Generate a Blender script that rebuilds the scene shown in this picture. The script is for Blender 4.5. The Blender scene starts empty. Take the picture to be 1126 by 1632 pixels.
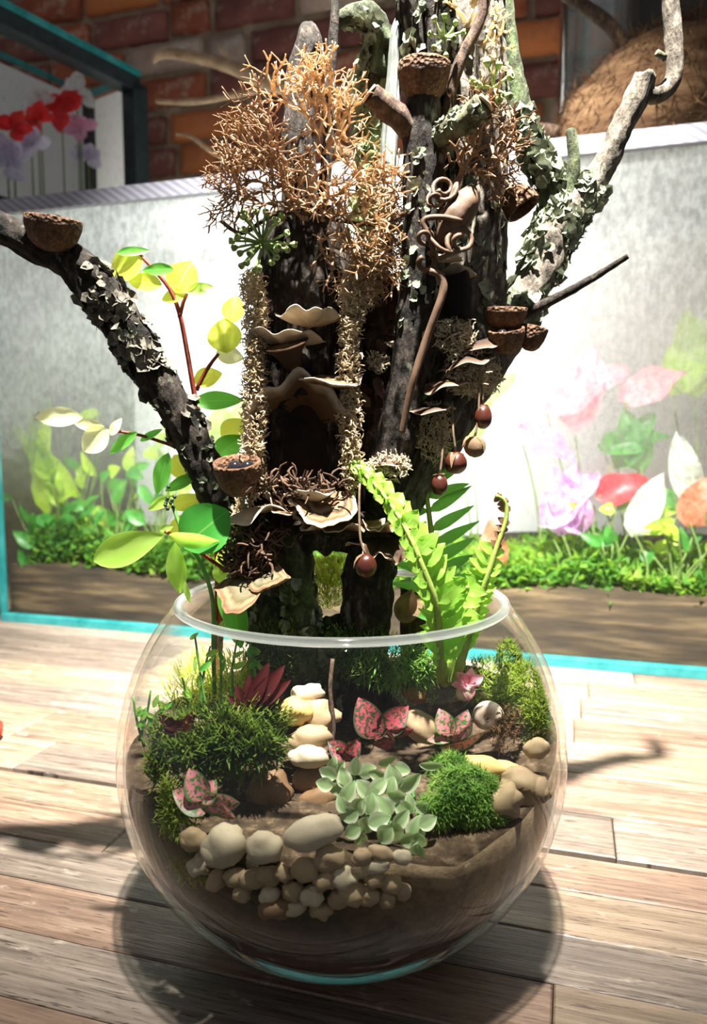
import bpy, math, random
from mathutils import Vector, Matrix, Quaternion, noise
PI = math.pi
sc = bpy.context.scene
col = sc.collection

# ------------------------------------------------------------------ camera
FPX = 1179.0; PITCH = math.radians(5.6)
CAM = Vector((0.0063, -0.413, 0.277))
cd = bpy.data.cameras.new('camera'); cam = bpy.data.objects.new('camera', cd); col.objects.link(cam)
cam.location = CAM; cam.rotation_euler = (PI/2 - PITCH, 0, 0)
cd.sensor_fit = 'VERTICAL'; cd.sensor_height = 36.0; cd.lens = 36.0*FPX/1632.0
cd.clip_start = 0.01
cd.dof.use_dof = True; cd.dof.focus_distance = 0.40; cd.dof.aperture_fstop = 9.0
sc.camera = cam

# ------------------------------------------------------------------ world, lights, exposure
w = bpy.data.worlds.new('world'); sc.world = w; w.use_nodes = True
w.node_tree.nodes['Background'].inputs[0].default_value = (0.95, 0.95, 1.0, 1)
w.node_tree.nodes['Background'].inputs[1].default_value = 0.24
WINDOW_STRENGTH = 19.0
ld = bpy.data.lights.new('ceiling_spotlight', 'SPOT'); lo = bpy.data.objects.new('ceiling_spotlight', ld); col.objects.link(lo)
lo.location = (0.03, -0.30, 1.45); ld.energy = 1060; ld.color = (1.0, 0.95, 0.88)
ld.spot_size = math.radians(51); ld.spot_blend = 1.0; ld.shadow_soft_size = 0.018
lo.rotation_euler = (Vector((0.02, 0.55, 0.0)) - Vector(lo.location)).to_track_quat('-Z', 'Y').to_euler()
vs = sc.view_settings
vs.view_transform = 'Standard'; vs.look = 'None'; vs.gamma = 1.0; vs.use_curve_mapping = False; vs.exposure = 0.12
try:
    sc.cycles.use_denoising = True
    sc.cycles.transparent_max_bounces = 32
    sc.cycles.max_bounces = 8; sc.cycles.sample_clamp_indirect = 6.0
except Exception: pass

# ------------------------------------------------------------------ helpers
RIGHT = Vector((1,0,0)); FWD = Vector((0, math.cos(PITCH), -math.sin(PITCH))); UPV = Vector((0, math.sin(PITCH), math.cos(PITCH)))
TH = math.radians(-16.336)
UU = Vector((math.cos(TH), math.sin(TH), 0)); VV = Vector((-math.sin(TH), math.cos(TH), 0)); ZZ = Vector((0,0,1))
def ray(px, py): return RIGHT*(px-563) + UPV*(816-py) + FWD*FPX
def P(px, py, y=0.0):                      # photo pixel -> world point at depth y
    d = ray(px, py); return CAM + d*((y-CAM.y)/d.y)
def PV(px, py, v):                         # photo pixel -> world point on a plane parallel to the tank
    d = ray(px, py); return CAM + d*((v-CAM.dot(VV))/d.dot(VV))
def UVZ(u, v, z): return UU*u + VV*v + ZZ*z
def S(y=0.0): return (y-CAM.y)/FPX         # metres per pixel at depth y
BC = Vector((0,0,0.103))                   # bowl centre
BOT = 0.90                                 # lower half is a little squashed
def onball(px, py, r):                     # pixel -> point on the near inner wall of the bowl
    d = ray(px, py).normalized(); o = CAM-BC
    b = o.dot(d); c = o.dot(o)-r*r; q = b*b-c
    t = -b-math.sqrt(max(q, 0)); return CAM + d*t
rnd = random.Random(7)
def rv(r=rnd): return Vector((r.uniform(-1,1), r.uniform(-1,1), r.uniform(-1,1)))
def perp(d):
    a = Vector((0,0,1)) if abs(d.z) < 0.9 else Vector((1,0,0))
    n = d.cross(a).normalized(); return n, d.cross(n).normalized()
def fbm(p, o=3): return noise.fractal(p, 1.0, 2.0, o)
def catmull(pts, step):
    """pts: list of tuples (Vector, r) -> resampled lists"""
    out = []; n = len(pts)
    for i in range(n-1):
        p0, p1, p2, p3 = pts[max(i-1,0)], pts[i], pts[i+1], pts[min(i+2,n-1)]
        k = max(1, int((p2[0]-p1[0]).length/step))
        for j in range(k):
            t = j/k; a, b, c, d = (q[0] for q in (p0,p1,p2,p3))
            p = 0.5*((2*b) + (c-a)*t + (2*a-5*b+4*c-d)*t*t + (3*b-a-3*c+d)*t**3)
            out.append((p, p1[1]*(1-t)+p2[1]*t))
    out.append(pts[-1]); return out

class MB:
    def __init__(s): s.v = []; s.f = []; s.k = []; s.l = []
    def add(s, p, k=0.0, l=0.0): s.v.append(Vector(p)); s.k.append(k); s.l.append(l); return len(s.v)-1
    def tube(s, pr, seg=8, amp=0.0, freq=60, ridge=0.0, rfreq=3.0, rlow=12, seed=0.0, flat=1.0, cap=True, capnoise=0.0, mod=None):
        pts = [q[0] for q in pr]; n = len(pts); rings = []
        if n < 2: return
        T = (pts[1]-pts[0]).normalized(); N, B = perp(T); L = 0.0
        so = Vector((seed*7.13, seed*3.7, seed*1.9))
        for i in range(n):
            t2 = (pts[min(i+1,n-1)]-pts[max(i-1,0)])
            if t2.length > 1e-9:
                t2.normalize(); qd = T.rotation_difference(t2); N = qd @ N; B = t2.cross(N).normalized(); T = t2
            if i: L += (pts[i]-pts[i-1]).length
            ring = []
            for j in range(seg):
                a = 2*PI*j/seg; d = N*math.cos(a) + B*(math.sin(a)*flat); r = pr[i][1]; p = pts[i]+d*r
                e = 0.0
                if amp: e += amp*fbm(p*freq+so)
                if ridge:
                    q = noise.noise(Vector((math.cos(a)*rfreq, math.sin(a)*rfreq, L*rlow))+so); e += ridge*(0.5-abs(q)*2)
                if mod: e += mod(p, a, L)
                p = pts[i]+d*(r*(1+e))
                if capnoise and i in (0, n-1): p = p + T*(capnoise*r*noise.noise(p*140+so))
                ring.append(s.add(p, e, i/(n-1)))
            rings.append(ring)
        for i in range(n-1):
            A, Bn = rings[i], rings[i+1]
            for j in range(seg): s.f.append((A[j], A[(j+1)%seg], Bn[(j+1)%seg], Bn[j]))
        if cap:
            for ring, e, rev in ((rings[0], 0, True), (rings[-1], n-1, False)):
                c = s.add(pts[e], 1.0, e/(n-1))
                for j in range(seg):
                    f = (ring[j], ring[(j+1)%seg], c); s.f.append(f[::-1] if rev else f)
    def line(s, pts, r0, r1=None, seg=5, step=0.004, **kw):
        r1 = r0 if r1 is None else r1; n = len(pts)
        s.tube(catmull([(Vector(p), r0+(r1-r0)*i/(n-1)) for i, p in enumerate(pts)], step), seg, **kw)
    def box(s, c, ax, ay, az, bev=0.0):
        """box by centre and three half-vectors, upper edges chamfered by bev"""
        c = Vector(c); lx, ly = ax.length, ay.length; b = bev
        def V(x, y, z): return s.add(c + ax*x + ay*y + az*z)
        if b <= 0:
            i = [V(x,y,z) for z in (-1,1) for x,y in ((-1,-1),(1,-1),(1,1),(-1,1))]
            s.f += [(i[3],i[2],i[1],i[0]), (i[4],i[5],i[6],i[7])] + [(i[j], i[(j+1)%4], i[4+(j+1)%4], i[4+j]) for j in range(4)]
        else:
            bx, by, bz = 1-b/lx, 1-b/ly, 1-b/az.length
            lo_ = [V(x,y,-1) for x,y in ((-1,-1),(1,-1),(1,1),(-1,1))]
            mi = [V(x,y,bz) for x,y in ((-1,-1),(1,-1),(1,1),(-1,1))]
            hi = [V(x*bx,y*by,1) for x,y in ((-1,-1),(1,-1),(1,1),(-1,1))]
            s.f += [tuple(lo_[::-1]), tuple(hi)]
            for j in range(4):
                k = (j+1)%4; s.f += [(lo_[j],lo_[k],mi[k],mi[j]), (mi[j],mi[k],hi[k],hi[j])]
    def lathe(s, c, axis, prof, seg=24, amp=0.0, freq=100, seed=0):
        axis = Vector(axis).normalized(); N, B = perp(axis); rings = []; so = Vector((seed*5.1, seed*2.3, 0))
        for i, (r, h) in enumerate(prof):
            ring = []
            for j in range(seg):
                a = 2*PI*j/seg; d = N*math.cos(a)+B*math.sin(a); p = c+axis*h+d*r
                if amp: p = p + d*(amp*noise.noise(p*freq+so))
                ring.append(s.add(p, i/max(1,len(prof)-1), j/seg))
            rings.append(ring)
        for i in range(len(prof)-1):
            for j in range(seg): s.f.append((rings[i][j], rings[i][(j+1)%seg], rings[i+1][(j+1)%seg], rings[i+1][j]))
        return rings
    def blob(s, c, r, rot=None, amp=0.0, freq=40, nu=14, nv=9, seed=0, squash=None):
        c = Vector(c); so = Vector((seed*3.3, seed*1.7, seed*0.9)); rot = rot or Matrix.Identity(3); rings = []
        m = max(r)
        def pt(a, b):
            d = Vector((math.cos(a)*math.sin(b), math.sin(a)*math.sin(b), math.cos(b)))
            e = 1+amp*fbm(d*1.3+so, 2)
            return c + rot @ Vector((d.x*r[0]*e, d.y*r[1]*e, d.z*r[2]*e))
        top = s.add(pt(0,0)); bot = s.add(pt(0,PI))
        for i in range(1, nv): rings.append([s.add(pt(2*PI*j/nu, PI*i/nv), i/nv, j/nu) for j in range(nu)])
        for j in range(nu):
            s.f.append((top, rings[0][j], rings[0][(j+1)%nu])); s.f.append((bot, rings[-1][(j+1)%nu], rings[-1][j]))
        for i in range(nv-2):
            for j in range(nu): s.f.append((rings[i][j], rings[i+1][j], rings[i+1][(j+1)%nu], rings[i][(j+1)%nu]))
    def leaf(s, o, d, n, L, W, curl=0.25, cup=0.2, a=0.8, b=0.8, nl=8, nw=2, wave=0.0, twist=0.0, seed=0.0, tip=0.0):
        o = Vector(o); d = Vector(d).normalized(); n = Vector(n); n = (n-d*n.dot(d)).normalized(); sd = d.cross(n)
        rows = []
        for i in range(nl+1):
            t = i/nl; ang = curl*t
            c = o + d*(L*t*math.cos(ang*0.6)) - n*(L*t*math.sin(ang*0.6))
            hw = W*0.5*max(0.02, math.sin(PI*min(1, max(0, t))**a))**b
            if tip and t > 0.75: hw *= 1-tip*(t-0.75)*2
            tw = twist*t; sdt = sd*math.cos(tw)+n*math.sin(tw); nt = n*math.cos(tw)-sd*math.sin(tw)
            row = []
            for j in range(-nw, nw+1):
                q = j/nw
                p = c + sdt*(hw*q) + nt*(cup*W*0.5*(q*q if hw > 0 else 0)*(hw*2/W)) + nt*(wave*W*math.sin(t*11+seed+q*2)*abs(q))
                row.append(s.add(p, abs(q), t))
            rows.append(row)
        for i in range(nl):
            for j in range(2*nw): s.f.append((rows[i][j], rows[i][j+1], rows[i+1][j+1], rows[i+1][j]))
    def blade(s, o, d, bend, L, W, sd):
        m = o+d*(L*0.55)+bend*(L*0.12); t = o+d*(L*0.95)+bend*(L*0.45)
        a = s.add(o-sd*W*0.5,0,0); b = s.add(o+sd*W*0.5,0,0); c = s.add(m-sd*W*0.42,0,.6); e = s.add(m+sd*W*0.42,0,.6); g = s.add(t,0,1)
        s.f += [(a,b,e,c), (c,e,g)]
    def bracket(s, c, out, up, W, D, th=0.0022, ruf=0.10, rk=5, curl=0.1, seed=0.0, na=34, nr=8, lobes=0.08, span=PI*0.98, cupd=0.0):
        """fan shaped shelf fungus grown from c towards out"""
        c = Vector(c); out = Vector(out).normalized(); up = Vector(up); up = (up-out*up.dot(out)).normalized(); sd = out.cross(up)
        g = []
        for side in (0, 1):
            G = []
            for i in range(na+1):
                th_ = (i/na-0.5)*span; row = []
                f = 1+lobes*math.sin(rk*th_*1.3+seed)+lobes*0.8*noise.noise(Vector((th_*2.2, seed*3.1, 0)))+0.02*math.sin(17*th_+seed)
                for j in range(nr+1):
                    q = j/nr; q2 = q**0.8
                    h = curl*D*q*q + ruf*D*(q**2)*(math.sin(rk*th_+seed*2)+0.6*math.sin(rk*1.9*th_+seed)) + cupd*D*(math.sin(th_)**2)*q
                    h += 0.03*D*noise.noise(Vector((th_*3, q*4, seed)))
                    p = c + sd*(math.sin(th_)*W*0.5*q2*f) + out*(math.cos(th_)*D*q2*f) + up*h
                    if side: p = p - up*(th*(1-0.75*q**3)*(1.6-q))
                    row.append(s.add(p, q, (i/na) if not side else -1-(i/na)))
                G.append(row)
            g.append(G)
        A, B = g
        for i in range(na):
            for j in range(nr):
                s.f.append((A[i][j], A[i][j+1], A[i+1][j+1], A[i+1][j])); s.f.append((B[i][j], B[i+1][j], B[i+1][j+1], B[i][j+1]))
            s.f.append((A[i][nr], B[i][nr], B[i+1][nr], A[i+1][nr]))
        for e, fl in ((0, 0), (na, 1)):
            for j in range(nr):
                q = (A[e][j], B[e][j], B[e][j+1], A[e][j+1]); s.f.append(q[::-1] if fl else q)
    def build(s, name, mat, parent=None, label=None, cat=None, group=None, kind=None, smooth=True, base=None):
        if parent is not None: o0 = WL[parent.name]
        elif base is not None: o0 = Vector(base)
        else:
            xs = [p.x for p in s.v]; ys = [p.y for p in s.v]; zs = [p.z for p in s.v]
            o0 = Vector(((min(xs)+max(xs))/2, (min(ys)+max(ys))/2, min(zs)))
        me = bpy.data.meshes.new(name); me.from_pydata([tuple(p-o0) for p in s.v], [], s.f); me.update()
        me.polygons.foreach_set('use_smooth', [smooth]*len(me.polygons))
        for nm, arr in (('k', s.k), ('l', s.l)):
            at = me.attributes.new(nm, 'FLOAT', 'POINT'); at.data.foreach_set('value', arr)
        me.materials.append(mat); o = bpy.data.objects.new(name, me); col.objects.link(o)
        if parent is not None: o.parent = parent; WL[o.name] = WL[parent.name]
        else: o.location = o0; WL[o.name] = o0
        tag(o, label, cat, group, kind); return o
WL = {}
def tag(o, label=None, cat=None, group=None, kind=None):
    if label: o['label'] = label
    if cat: o['category'] = cat
    if group: o['group'] = group
    if kind: o['kind'] = kind
def thing(name, loc, label=None, cat=None, group=None, kind=None):
    o = bpy.data.objects.new(name, None); col.objects.link(o); o.location = loc; o.empty_display_size = 0.01
    WL[o.name] = Vector(loc); tag(o, label, cat, group, kind); return o
def inst(name, mesh, M, parent=None, label=None, cat=None, group=None):
    """place shared mesh data with world matrix M"""
    o = bpy.data.objects.new(name, mesh); col.objects.link(o)
    if parent is not None: o.parent = parent; M = Matrix.Translation(-WL[parent.name]) @ M
    o.matrix_basis = M; WL[o.name] = M.translation.copy(); tag(o, label, cat, group); return o
def frame(d, n):
    """rotation whose x axis is d and whose z axis leans to n"""
    d = Vector(d).normalized(); n = Vector(n); n = (n-d*n.dot(d)).normalized(); return Matrix((d, n.cross(d), n)).transposed()

# ------------------------------------------------------------------ materials
def nodes(name):
    m = bpy.data.materials.new(name); m.use_nodes = True; nt = m.node_tree; nt.nodes.clear()
    out = nt.nodes.new('ShaderNodeOutputMaterial'); return m, nt, out
def N_(nt, t, **kw):
    n = nt.nodes.new(t)
    for k, v in kw.items():
        if k.startswith('i_'):
            key = k[2:]; n.inputs[int(key) if key.isdigit() else key.replace('_', ' ')].default_value = v
        else: setattr(n, k, v)
    return n
def ramp(nt, stops, fac):
    r = nt.nodes.new('ShaderNodeValToRGB'); e = r.color_ramp.elements
    while len(e) < len(stops): e.new(0.5)
    for x, (p, c) in zip(e, stops): x.position = p; x.color = (*c, 1)
    nt.links.new(fac, r.inputs[0]); return r.outputs[0]
def coords(nt, scale=(1,1,1), kind='Object'):
    tc = nt.nodes.new('ShaderNodeTexCoord'); mp = nt.nodes.new('ShaderNodeMapping'); mp.inputs['Scale'].default_value = scale
    nt.links.new(tc.outputs[kind], mp.inputs[0]); return mp.outputs[0]
def mixc(nt, fac, a, b, mode='MIX'):
    m = N_(nt, 'ShaderNodeMix', data_type='RGBA', blend_type=mode)
    for s_, x in ((m.inputs[0], fac), (m.inputs[6], a), (m.inputs[7], b)):
        if hasattr(x, 'is_linked') or hasattr(x, 'links'): nt.links.new(x, s_)
        elif isinstance(x, tuple): s_.default_value = (*x, 1)
        else: s_.default_value = x
    return m.outputs[2]
def nmat(name, stops, scale=80, detail=5, rough=0.75, bump=0.4, bdist=0.002, stretch=(1,1,1), spec=0.3, transl=0.0, tcol=None,
         spots=None, voro=0, attr=None, astops=None, amix=0.6, rnd_amt=0.0, sss=0.0, coat=0.0):
    m, nt, out = nodes(name); L = nt.links.new; co = coords(nt, stretch)
    nz = N_(nt, 'ShaderNodeTexNoise', i_Scale=scale, i_Detail=detail, i_Roughness=0.62); L(co, nz.inputs['Vector'])
    c = ramp(nt, stops, nz.outputs['Fac']); h = nz.outputs['Fac']
    if attr:
        at = N_(nt, 'ShaderNodeAttribute', attribute_name=attr); c2 = ramp(nt, astops, at.outputs['Fac']); c = mixc(nt, amix, c, c2)
    if spots:                                  # (scale, low, high, colour)
        n2 = N_(nt, 'ShaderNodeTexNoise', i_Scale=spots[0], i_Detail=4.0, i_Roughness=0.7); L(co, n2.inputs['Vector'])
        mr = N_(nt, 'ShaderNodeMapRange', i_1=spots[1], i_2=spots[2]); L(n2.outputs['Fac'], mr.inputs[0])
        c = mixc(nt, mr.outputs[0], c, spots[3])
    if voro:
        vo = N_(nt, 'ShaderNodeTexVoronoi', i_Scale=voro); L(co, vo.inputs['Vector']); h = vo.outputs['Distance']
        c = mixc(nt, 0.55, c, ramp(nt, [(0, (1,1,1)), (0.7, (0.25,0.22,0.2))], vo.outputs['Distance']), 'MULTIPLY')
    if rnd_amt:
        oi = nt.nodes.new('ShaderNodeObjectInfo'); hs = N_(nt, 'ShaderNodeHueSaturation')
        mr = N_(nt, 'ShaderNodeMapRange', i_3=1-rnd_amt, i_4=1+rnd_amt); L(oi.outputs['Random'], mr.inputs[0]); L(mr.outputs[0], hs.inputs['Value']); L(c, hs.inputs['Color'])
        c = hs.outputs[0]
    b = N_(nt, 'ShaderNodeBsdfPrincipled', i_Roughness=rough); L(c, b.inputs['Base Color']); b.inputs['Specular IOR Level'].default_value = spec
    if coat: b.inputs['Coat Weight'].default_value = coat; b.inputs['Coat Roughness'].default_value = 0.1
    if bump:
        bp = N_(nt, 'ShaderNodeBump', i_Strength=bump, i_Distance=bdist); L(h, bp.inputs['Height']); L(bp.outputs[0], b.inputs['Normal'])
    o = b.outputs[0]
    if transl:
        tr = nt.nodes.new('ShaderNodeBsdfTranslucent'); mx = N_(nt, 'ShaderNodeMixShader', i_0=transl)
        if tcol: L(mixc(nt, 0.75, c, tcol), tr.inputs[0])
        else: L(c, tr.inputs[0])
        L(o, mx.inputs[1]); L(tr.outputs[0], mx.inputs[2]); o = mx.outputs[0]
    L(o, out.inputs[0]); return m
def schlick(nt, ior, boost=1.0, pw_=3.6):
    f0 = ((ior-1)/(ior+1))**2; L = nt.links.new
    lw = N_(nt, 'ShaderNodeLayerWeight', i_Blend=0.5); pw = N_(nt, 'ShaderNodeMath', operation='POWER', i_1=pw_); L(lw.outputs['Facing'], pw.inputs[0])
    ma = N_(nt, 'ShaderNodeMath', operation='MULTIPLY_ADD', i_1=(1-f0)*boost, i_2=f0, use_clamp=True); L(pw.outputs[0], ma.inputs[0]); return ma.outputs[0]
def thin_glass(name, tint=(1,1,1), ior=1.45, rough=0.0, boost=1.0, pw_=3.6):
    m, nt, out = nodes(name); L = nt.links.new
    mm = schlick(nt, ior, boost, pw_)
    t = nt.nodes.new('ShaderNodeBsdfTransparent'); t.inputs[0].default_value = (*tint, 1)
    g = N_(nt, 'ShaderNodeBsdfGlossy', i_Roughness=rough); mx = nt.nodes.new('ShaderNodeMixShader')
    L(mm, mx.inputs[0]); L(t.outputs[0], mx.inputs[1]); L(g.outputs[0], mx.inputs[2]); L(mx.outputs[0], out.inputs[0]); return m
M = {}
def leafmat(name, c0, c1, t, transl=0.5, spots=None, rough=0.4, edge=None, scale=60):
    st = [(0.35, c0), (0.65, c1)]
    return nmat(name, st, scale=scale, rough=rough, bump=0.15, bdist=0.001, transl=transl, tcol=t, spots=spots, rnd_amt=0.18, spec=0.4,
                attr='k' if edge else None, astops=edge, amix=0.7 if edge else 0)
# ------------------------------------------------------------------ room shell
def brickmat(name, a, b, c=None):
    return nmat(name, [(0.3, a), (0.7, b)], scale=18, detail=7, rough=0.9, bump=0.6, bdist=0.004, rnd_amt=0.25, spots=(26, 0.52, 0.70, c) if c else (30, 0.56, 0.72, (0.27,0.19,0.14)))
BR = [brickmat('brick_red', (0.20,0.045,0.022), (0.33,0.09,0.04), (0.42,0.28,0.2)), brickmat('brick_dark', (0.10,0.03,0.025), (0.19,0.065,0.05)),
      brickmat('brick_orange', (0.36,0.10,0.03), (0.48,0.16,0.055), (0.3,0.1,0.05)), brickmat('brick_pale', (0.25,0.16,0.12), (0.40,0.30,0.24), (0.5,0.42,0.36))]
M['mortar'] = nmat('mortar', [(0.3,(0.20,0.14,0.09)), (0.7,(0.36,0.27,0.18))], scale=30, rough=0.95, bump=0.7, bdist=0.006)
M['plaster'] = nmat('plaster', [(0.3,(0.30,0.27,0.23)), (0.7,(0.38,0.34,0.3))], scale=12, rough=0.9, bump=0.2)
WV = 1.12; WIN = (PV(460,500,1.14).dot(UU), PV(745,500,1.14).dot(UU), 0.16, 0.62)      # wall plane and window opening u0,u1,z0,z1
wall = thing('wall_back', UVZ(0, WV, -0.75), label='old red brick wall with wide mortar joints behind the tank', cat='wall', kind='structure')
mb = MB()
for u0, u1, z0, z1 in ((-2.0, 2.0, WIN[3], 2.2), (-2.0, 2.0, -0.75, WIN[2]), (-2.0, WIN[0], WIN[2], WIN[3]), (WIN[1], 2.0, WIN[2], WIN[3])):
    mb.box(UVZ((u0+u1)/2, WV+0.08, (z0+z1)/2), UU*((u1-u0)/2), VV*0.08, ZZ*((z1-z0)/2))
mb.build('mortar', M['mortar'], wall, smooth=False)
br = random.Random(3); bm_ = []
for kx, wd in enumerate((0.176, 0.086)):
    for var in range(3):
        mb = MB(); nx, nz = (8 if kx == 0 else 5), 4
        idx = {}
        hx, hz, hd = wd/2, 0.0285, 0.016
        for i in range(nx+1):
            for j in range(nz+1):
                x = -hx+wd*i/nx; z = -hz+2*hz*j/nz; e = (i in (0, nx)) or (j in (0, nz))
                p = Vector((x, -hd + (0.006 if e else 0) + 0.004*noise.noise(Vector((x*30+var*9, z*40, kx))), z))
                if e: p += Vector((0.004*noise.noise(Vector((x*25, z*25, var*4+2))), 0, 0.004*noise.noise(Vector((x*25+3, z*25, var*4)))))
                idx[i, j] = mb.add(p)
        for i in range(nx):
            for j in range(nz): mb.f.append((idx[i,j], idx[i+1,j], idx[i+1,j+1], idx[i,j+1]))
        ed = [(i,0) for i in range(nx)]+[(nx,j) for j in range(nz)]+[(i,nz) for i in range(nx,0,-1)]+[(0,j) for j in range(nz,0,-1)]
        bk = [mb.add((mb.v[idx[q]].x, 0.01, mb.v[idx[q]].z)) for q in ed]
        for a in range(len(ed)):
            b = (a+1) % len(ed); mb.f.append((idx[ed[b]], idx[ed[a]], bk[a], bk[b]))
        o = mb.build('brick', BR[0], base=(0,0,0)); me = o.data; bpy.data.objects.remove(o); bm_.append((wd, me))
rz = Matrix.Rotation(TH, 4, 'Z')
for r in range(13):
    z = 0.665+0.072*r; u = -1.15 - (0.06 if r % 2 else 0.17)
    while u < 0.95:
        k = br.randrange(3) if br.random() < 0.72 else 3+br.randrange(3); wd, me = bm_[k]
        m_ = BR[br.choices((0,1,2,3), (4, 4, 1.5, 1.6))[0]]
        if u > 0.1: m_ = BR[br.choices((0,1,2,3), (3, 1, 5, 0.4))[0]]  # warm light on the right put into the colour: mostly orange bricks
        c = UVZ(u+wd/2, WV-br.uniform(0.0, 0.006), z+br.uniform(-.003,.003))
        o = inst('brick', me, Matrix.Translation(c) @ rz @ Matrix.Rotation(br.uniform(-.012,.012), 4, 'Y'), wall)
        o.material_slots[0].link = 'OBJECT'; o.material_slots[0].material = m_
        u += wd+0.016
# window hidden behind the fogged tank: daylight through frosted panes
M['frame_white'] = nmat('frame_white', [(0.3,(0.6,0.6,0.58)), (0.7,(0.7,0.7,0.68))], scale=20, rough=0.5, bump=0.05)
m, nt, out = nodes('daylit_pane'); em = N_(nt, 'ShaderNodeEmission', i_Strength=WINDOW_STRENGTH); em.inputs[0].default_value = (1.0, 0.98, 0.93, 1); nt.links.new(em.outputs[0], out.inputs[0]); M['pane'] = m
win = thing('window_1', UVZ((WIN[0]+WIN[1])/2, WV, WIN[2]), label='low daylit window glowing white behind the fogged tank', cat='window', kind='structure')
wu, wh = WIN[1]-WIN[0], WIN[3]-WIN[2]
for i in range(3):
    mb = MB(); mb.box(UVZ(WIN[0]+wu*(i+0.5)/3, WV+0.02, WIN[2]+wh/2), UU*(wu/6-0.012), VV*0.003, ZZ*(wh/2-0.02)); mb.build('pane', M['pane'], win, smooth=False)
mb = MB()
for i in range(4): mb.box(UVZ(WIN[0]+wu*i/3, WV+0.02, WIN[2]+wh/2), UU*0.014, VV*0.02, ZZ*(wh/2))
for z in (WIN[2]+0.01, WIN[3]-0.01): mb.box(UVZ(WIN[0]+wu/2, WV+0.02, z), UU*(wu/2), VV*0.019, ZZ*0.012)
mb.build('window_frame', M['frame_white'], win, smooth=False)
M['floor'] = nmat('floorboards', [(0.3,(0.12,0.09,0.07)), (0.7,(0.2,0.15,0.11))], scale=6, stretch=(1,8,1), rough=0.6)
mb = MB(); mb.box(UVZ(0,0,-0.78), UU*2.5, VV*2.5, ZZ*0.03); mb.build('floor', M['floor'], kind='structure', label='dark wooden floor under the table', cat='floor', smooth=False)

# ------------------------------------------------------------------ table of weathered staves
def woodmat(name, dark, mid, light, scale=1.0, red=0.0):
    m, nt, out = nodes(name); L = nt.links.new
    oi = nt.nodes.new('ShaderNodeObjectInfo'); tc = nt.nodes.new('ShaderNodeTexCoord')
    add = N_(nt, 'ShaderNodeVectorMath', operation='MULTIPLY_ADD'); cx = N_(nt, 'ShaderNodeCombineXYZ')
    L(oi.outputs['Random'], cx.inputs[0]); L(oi.outputs['Random'], cx.inputs[2])
    L(cx.outputs[0], add.inputs[0]); add.inputs[1].default_value = (7.0, 3.0, 5.0); L(tc.outputs['Object'], add.inputs[2])
    def nz(sx, sy, s, d=6, r=0.65):
        mp = N_(nt, 'ShaderNodeMapping'); mp.inputs['Scale'].default_value = (sx, sy, 1); L(add.outputs[0], mp.inputs[0])
        n = N_(nt, 'ShaderNodeTexNoise', i_Scale=s, i_Detail=d, i_Roughness=r); L(mp.outputs[0], n.inputs['Vector']); return n.outputs['Fac']
    grain = nz(4, 90, 2.2, 8); pores = nz(16, 260, 3.0, 3); blot = nz(5, 14, 2.0, 5); wear = nz(9, 22, 4, 8, 0.7)
    c = ramp(nt, [(0.28, dark), (0.5, mid), (0.72, light)], grain)
    c = mixc(nt, 0.6, c, ramp(nt, [(0.3, (0.45,0.40,0.36)), (0.7, (1.25,1.2,1.1))], blot), 'MULTIPLY')
    mr = N_(nt, 'ShaderNodeMapRange', i_1=0.41, i_2=0.34); L(pores, mr.inputs[0])
    c = mixc(nt, mr.outputs[0], c, (0.035,0.025,0.02))
    mw = N_(nt, 'ShaderNodeMapRange', i_1=0.60, i_2=0.72, i_4=0.7); L(wear, mw.inputs[0])
    c = mixc(nt, mw.outputs[0], c, (0.50,0.44,0.36))
    hs = N_(nt, 'ShaderNodeHueSaturation'); mr2 = N_(nt, 'ShaderNodeMapRange', i_3=0.72, i_4=1.2); L(oi.outputs['Random'], mr2.inputs[0]); L(mr2.outputs[0], hs.inputs['Value']); L(c, hs.inputs['Color'])
    b = nt.nodes.new('ShaderNodeBsdfPrincipled'); L(hs.outputs[0], b.inputs['Base Color']); b.inputs['Specular IOR Level'].default_value = 0.45
    L(ramp(nt, [(0.3, (0.55,)*3), (0.7, (0.36,)*3)], blot), b.inputs['Roughness'])
    bp = N_(nt, 'ShaderNodeBump', i_Strength=0.5, i_Distance=0.0012); hh = N_(nt, 'ShaderNodeMath', operation='ADD'); L(grain, hh.inputs[0]); L(pores, hh.inputs[1]); L(hh.outputs[0], bp.inputs['Height']); L(bp.outputs[0], b.inputs['Normal'])
    L(b.outputs[0], out.inputs[0]); return m
M['wood_a'] = woodmat('wood_grey', (0.07,0.056,0.046), (0.18,0.147,0.122), (0.31,0.267,0.225))
M['wood_b'] = woodmat('wood_red', (0.085,0.052,0.037), (0.205,0.137,0.10), (0.32,0.24,0.18))
M['wood_c'] = woodmat('wood_tan', (0.11,0.077,0.053), (0.24,0.182,0.13), (0.36,0.29,0.22))
table = thing('plank_table', UVZ(0,0.1,-0.75), 'weathered plank table of long worn wooden staves under the glass bowl', 'table')
seams = [1.02,0.93,0.84,0.76,0.68,0.61,0.545,0.48,0.42,0.355,0.293,0.229,0.160,0.1035,0.0975,0.058,0.014,-0.026,-0.068,-0.112,-0.155,-0.2,-0.245,-0.29,-0.34,-0.39,-0.44]
tr = random.Random(11); row = 0
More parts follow.
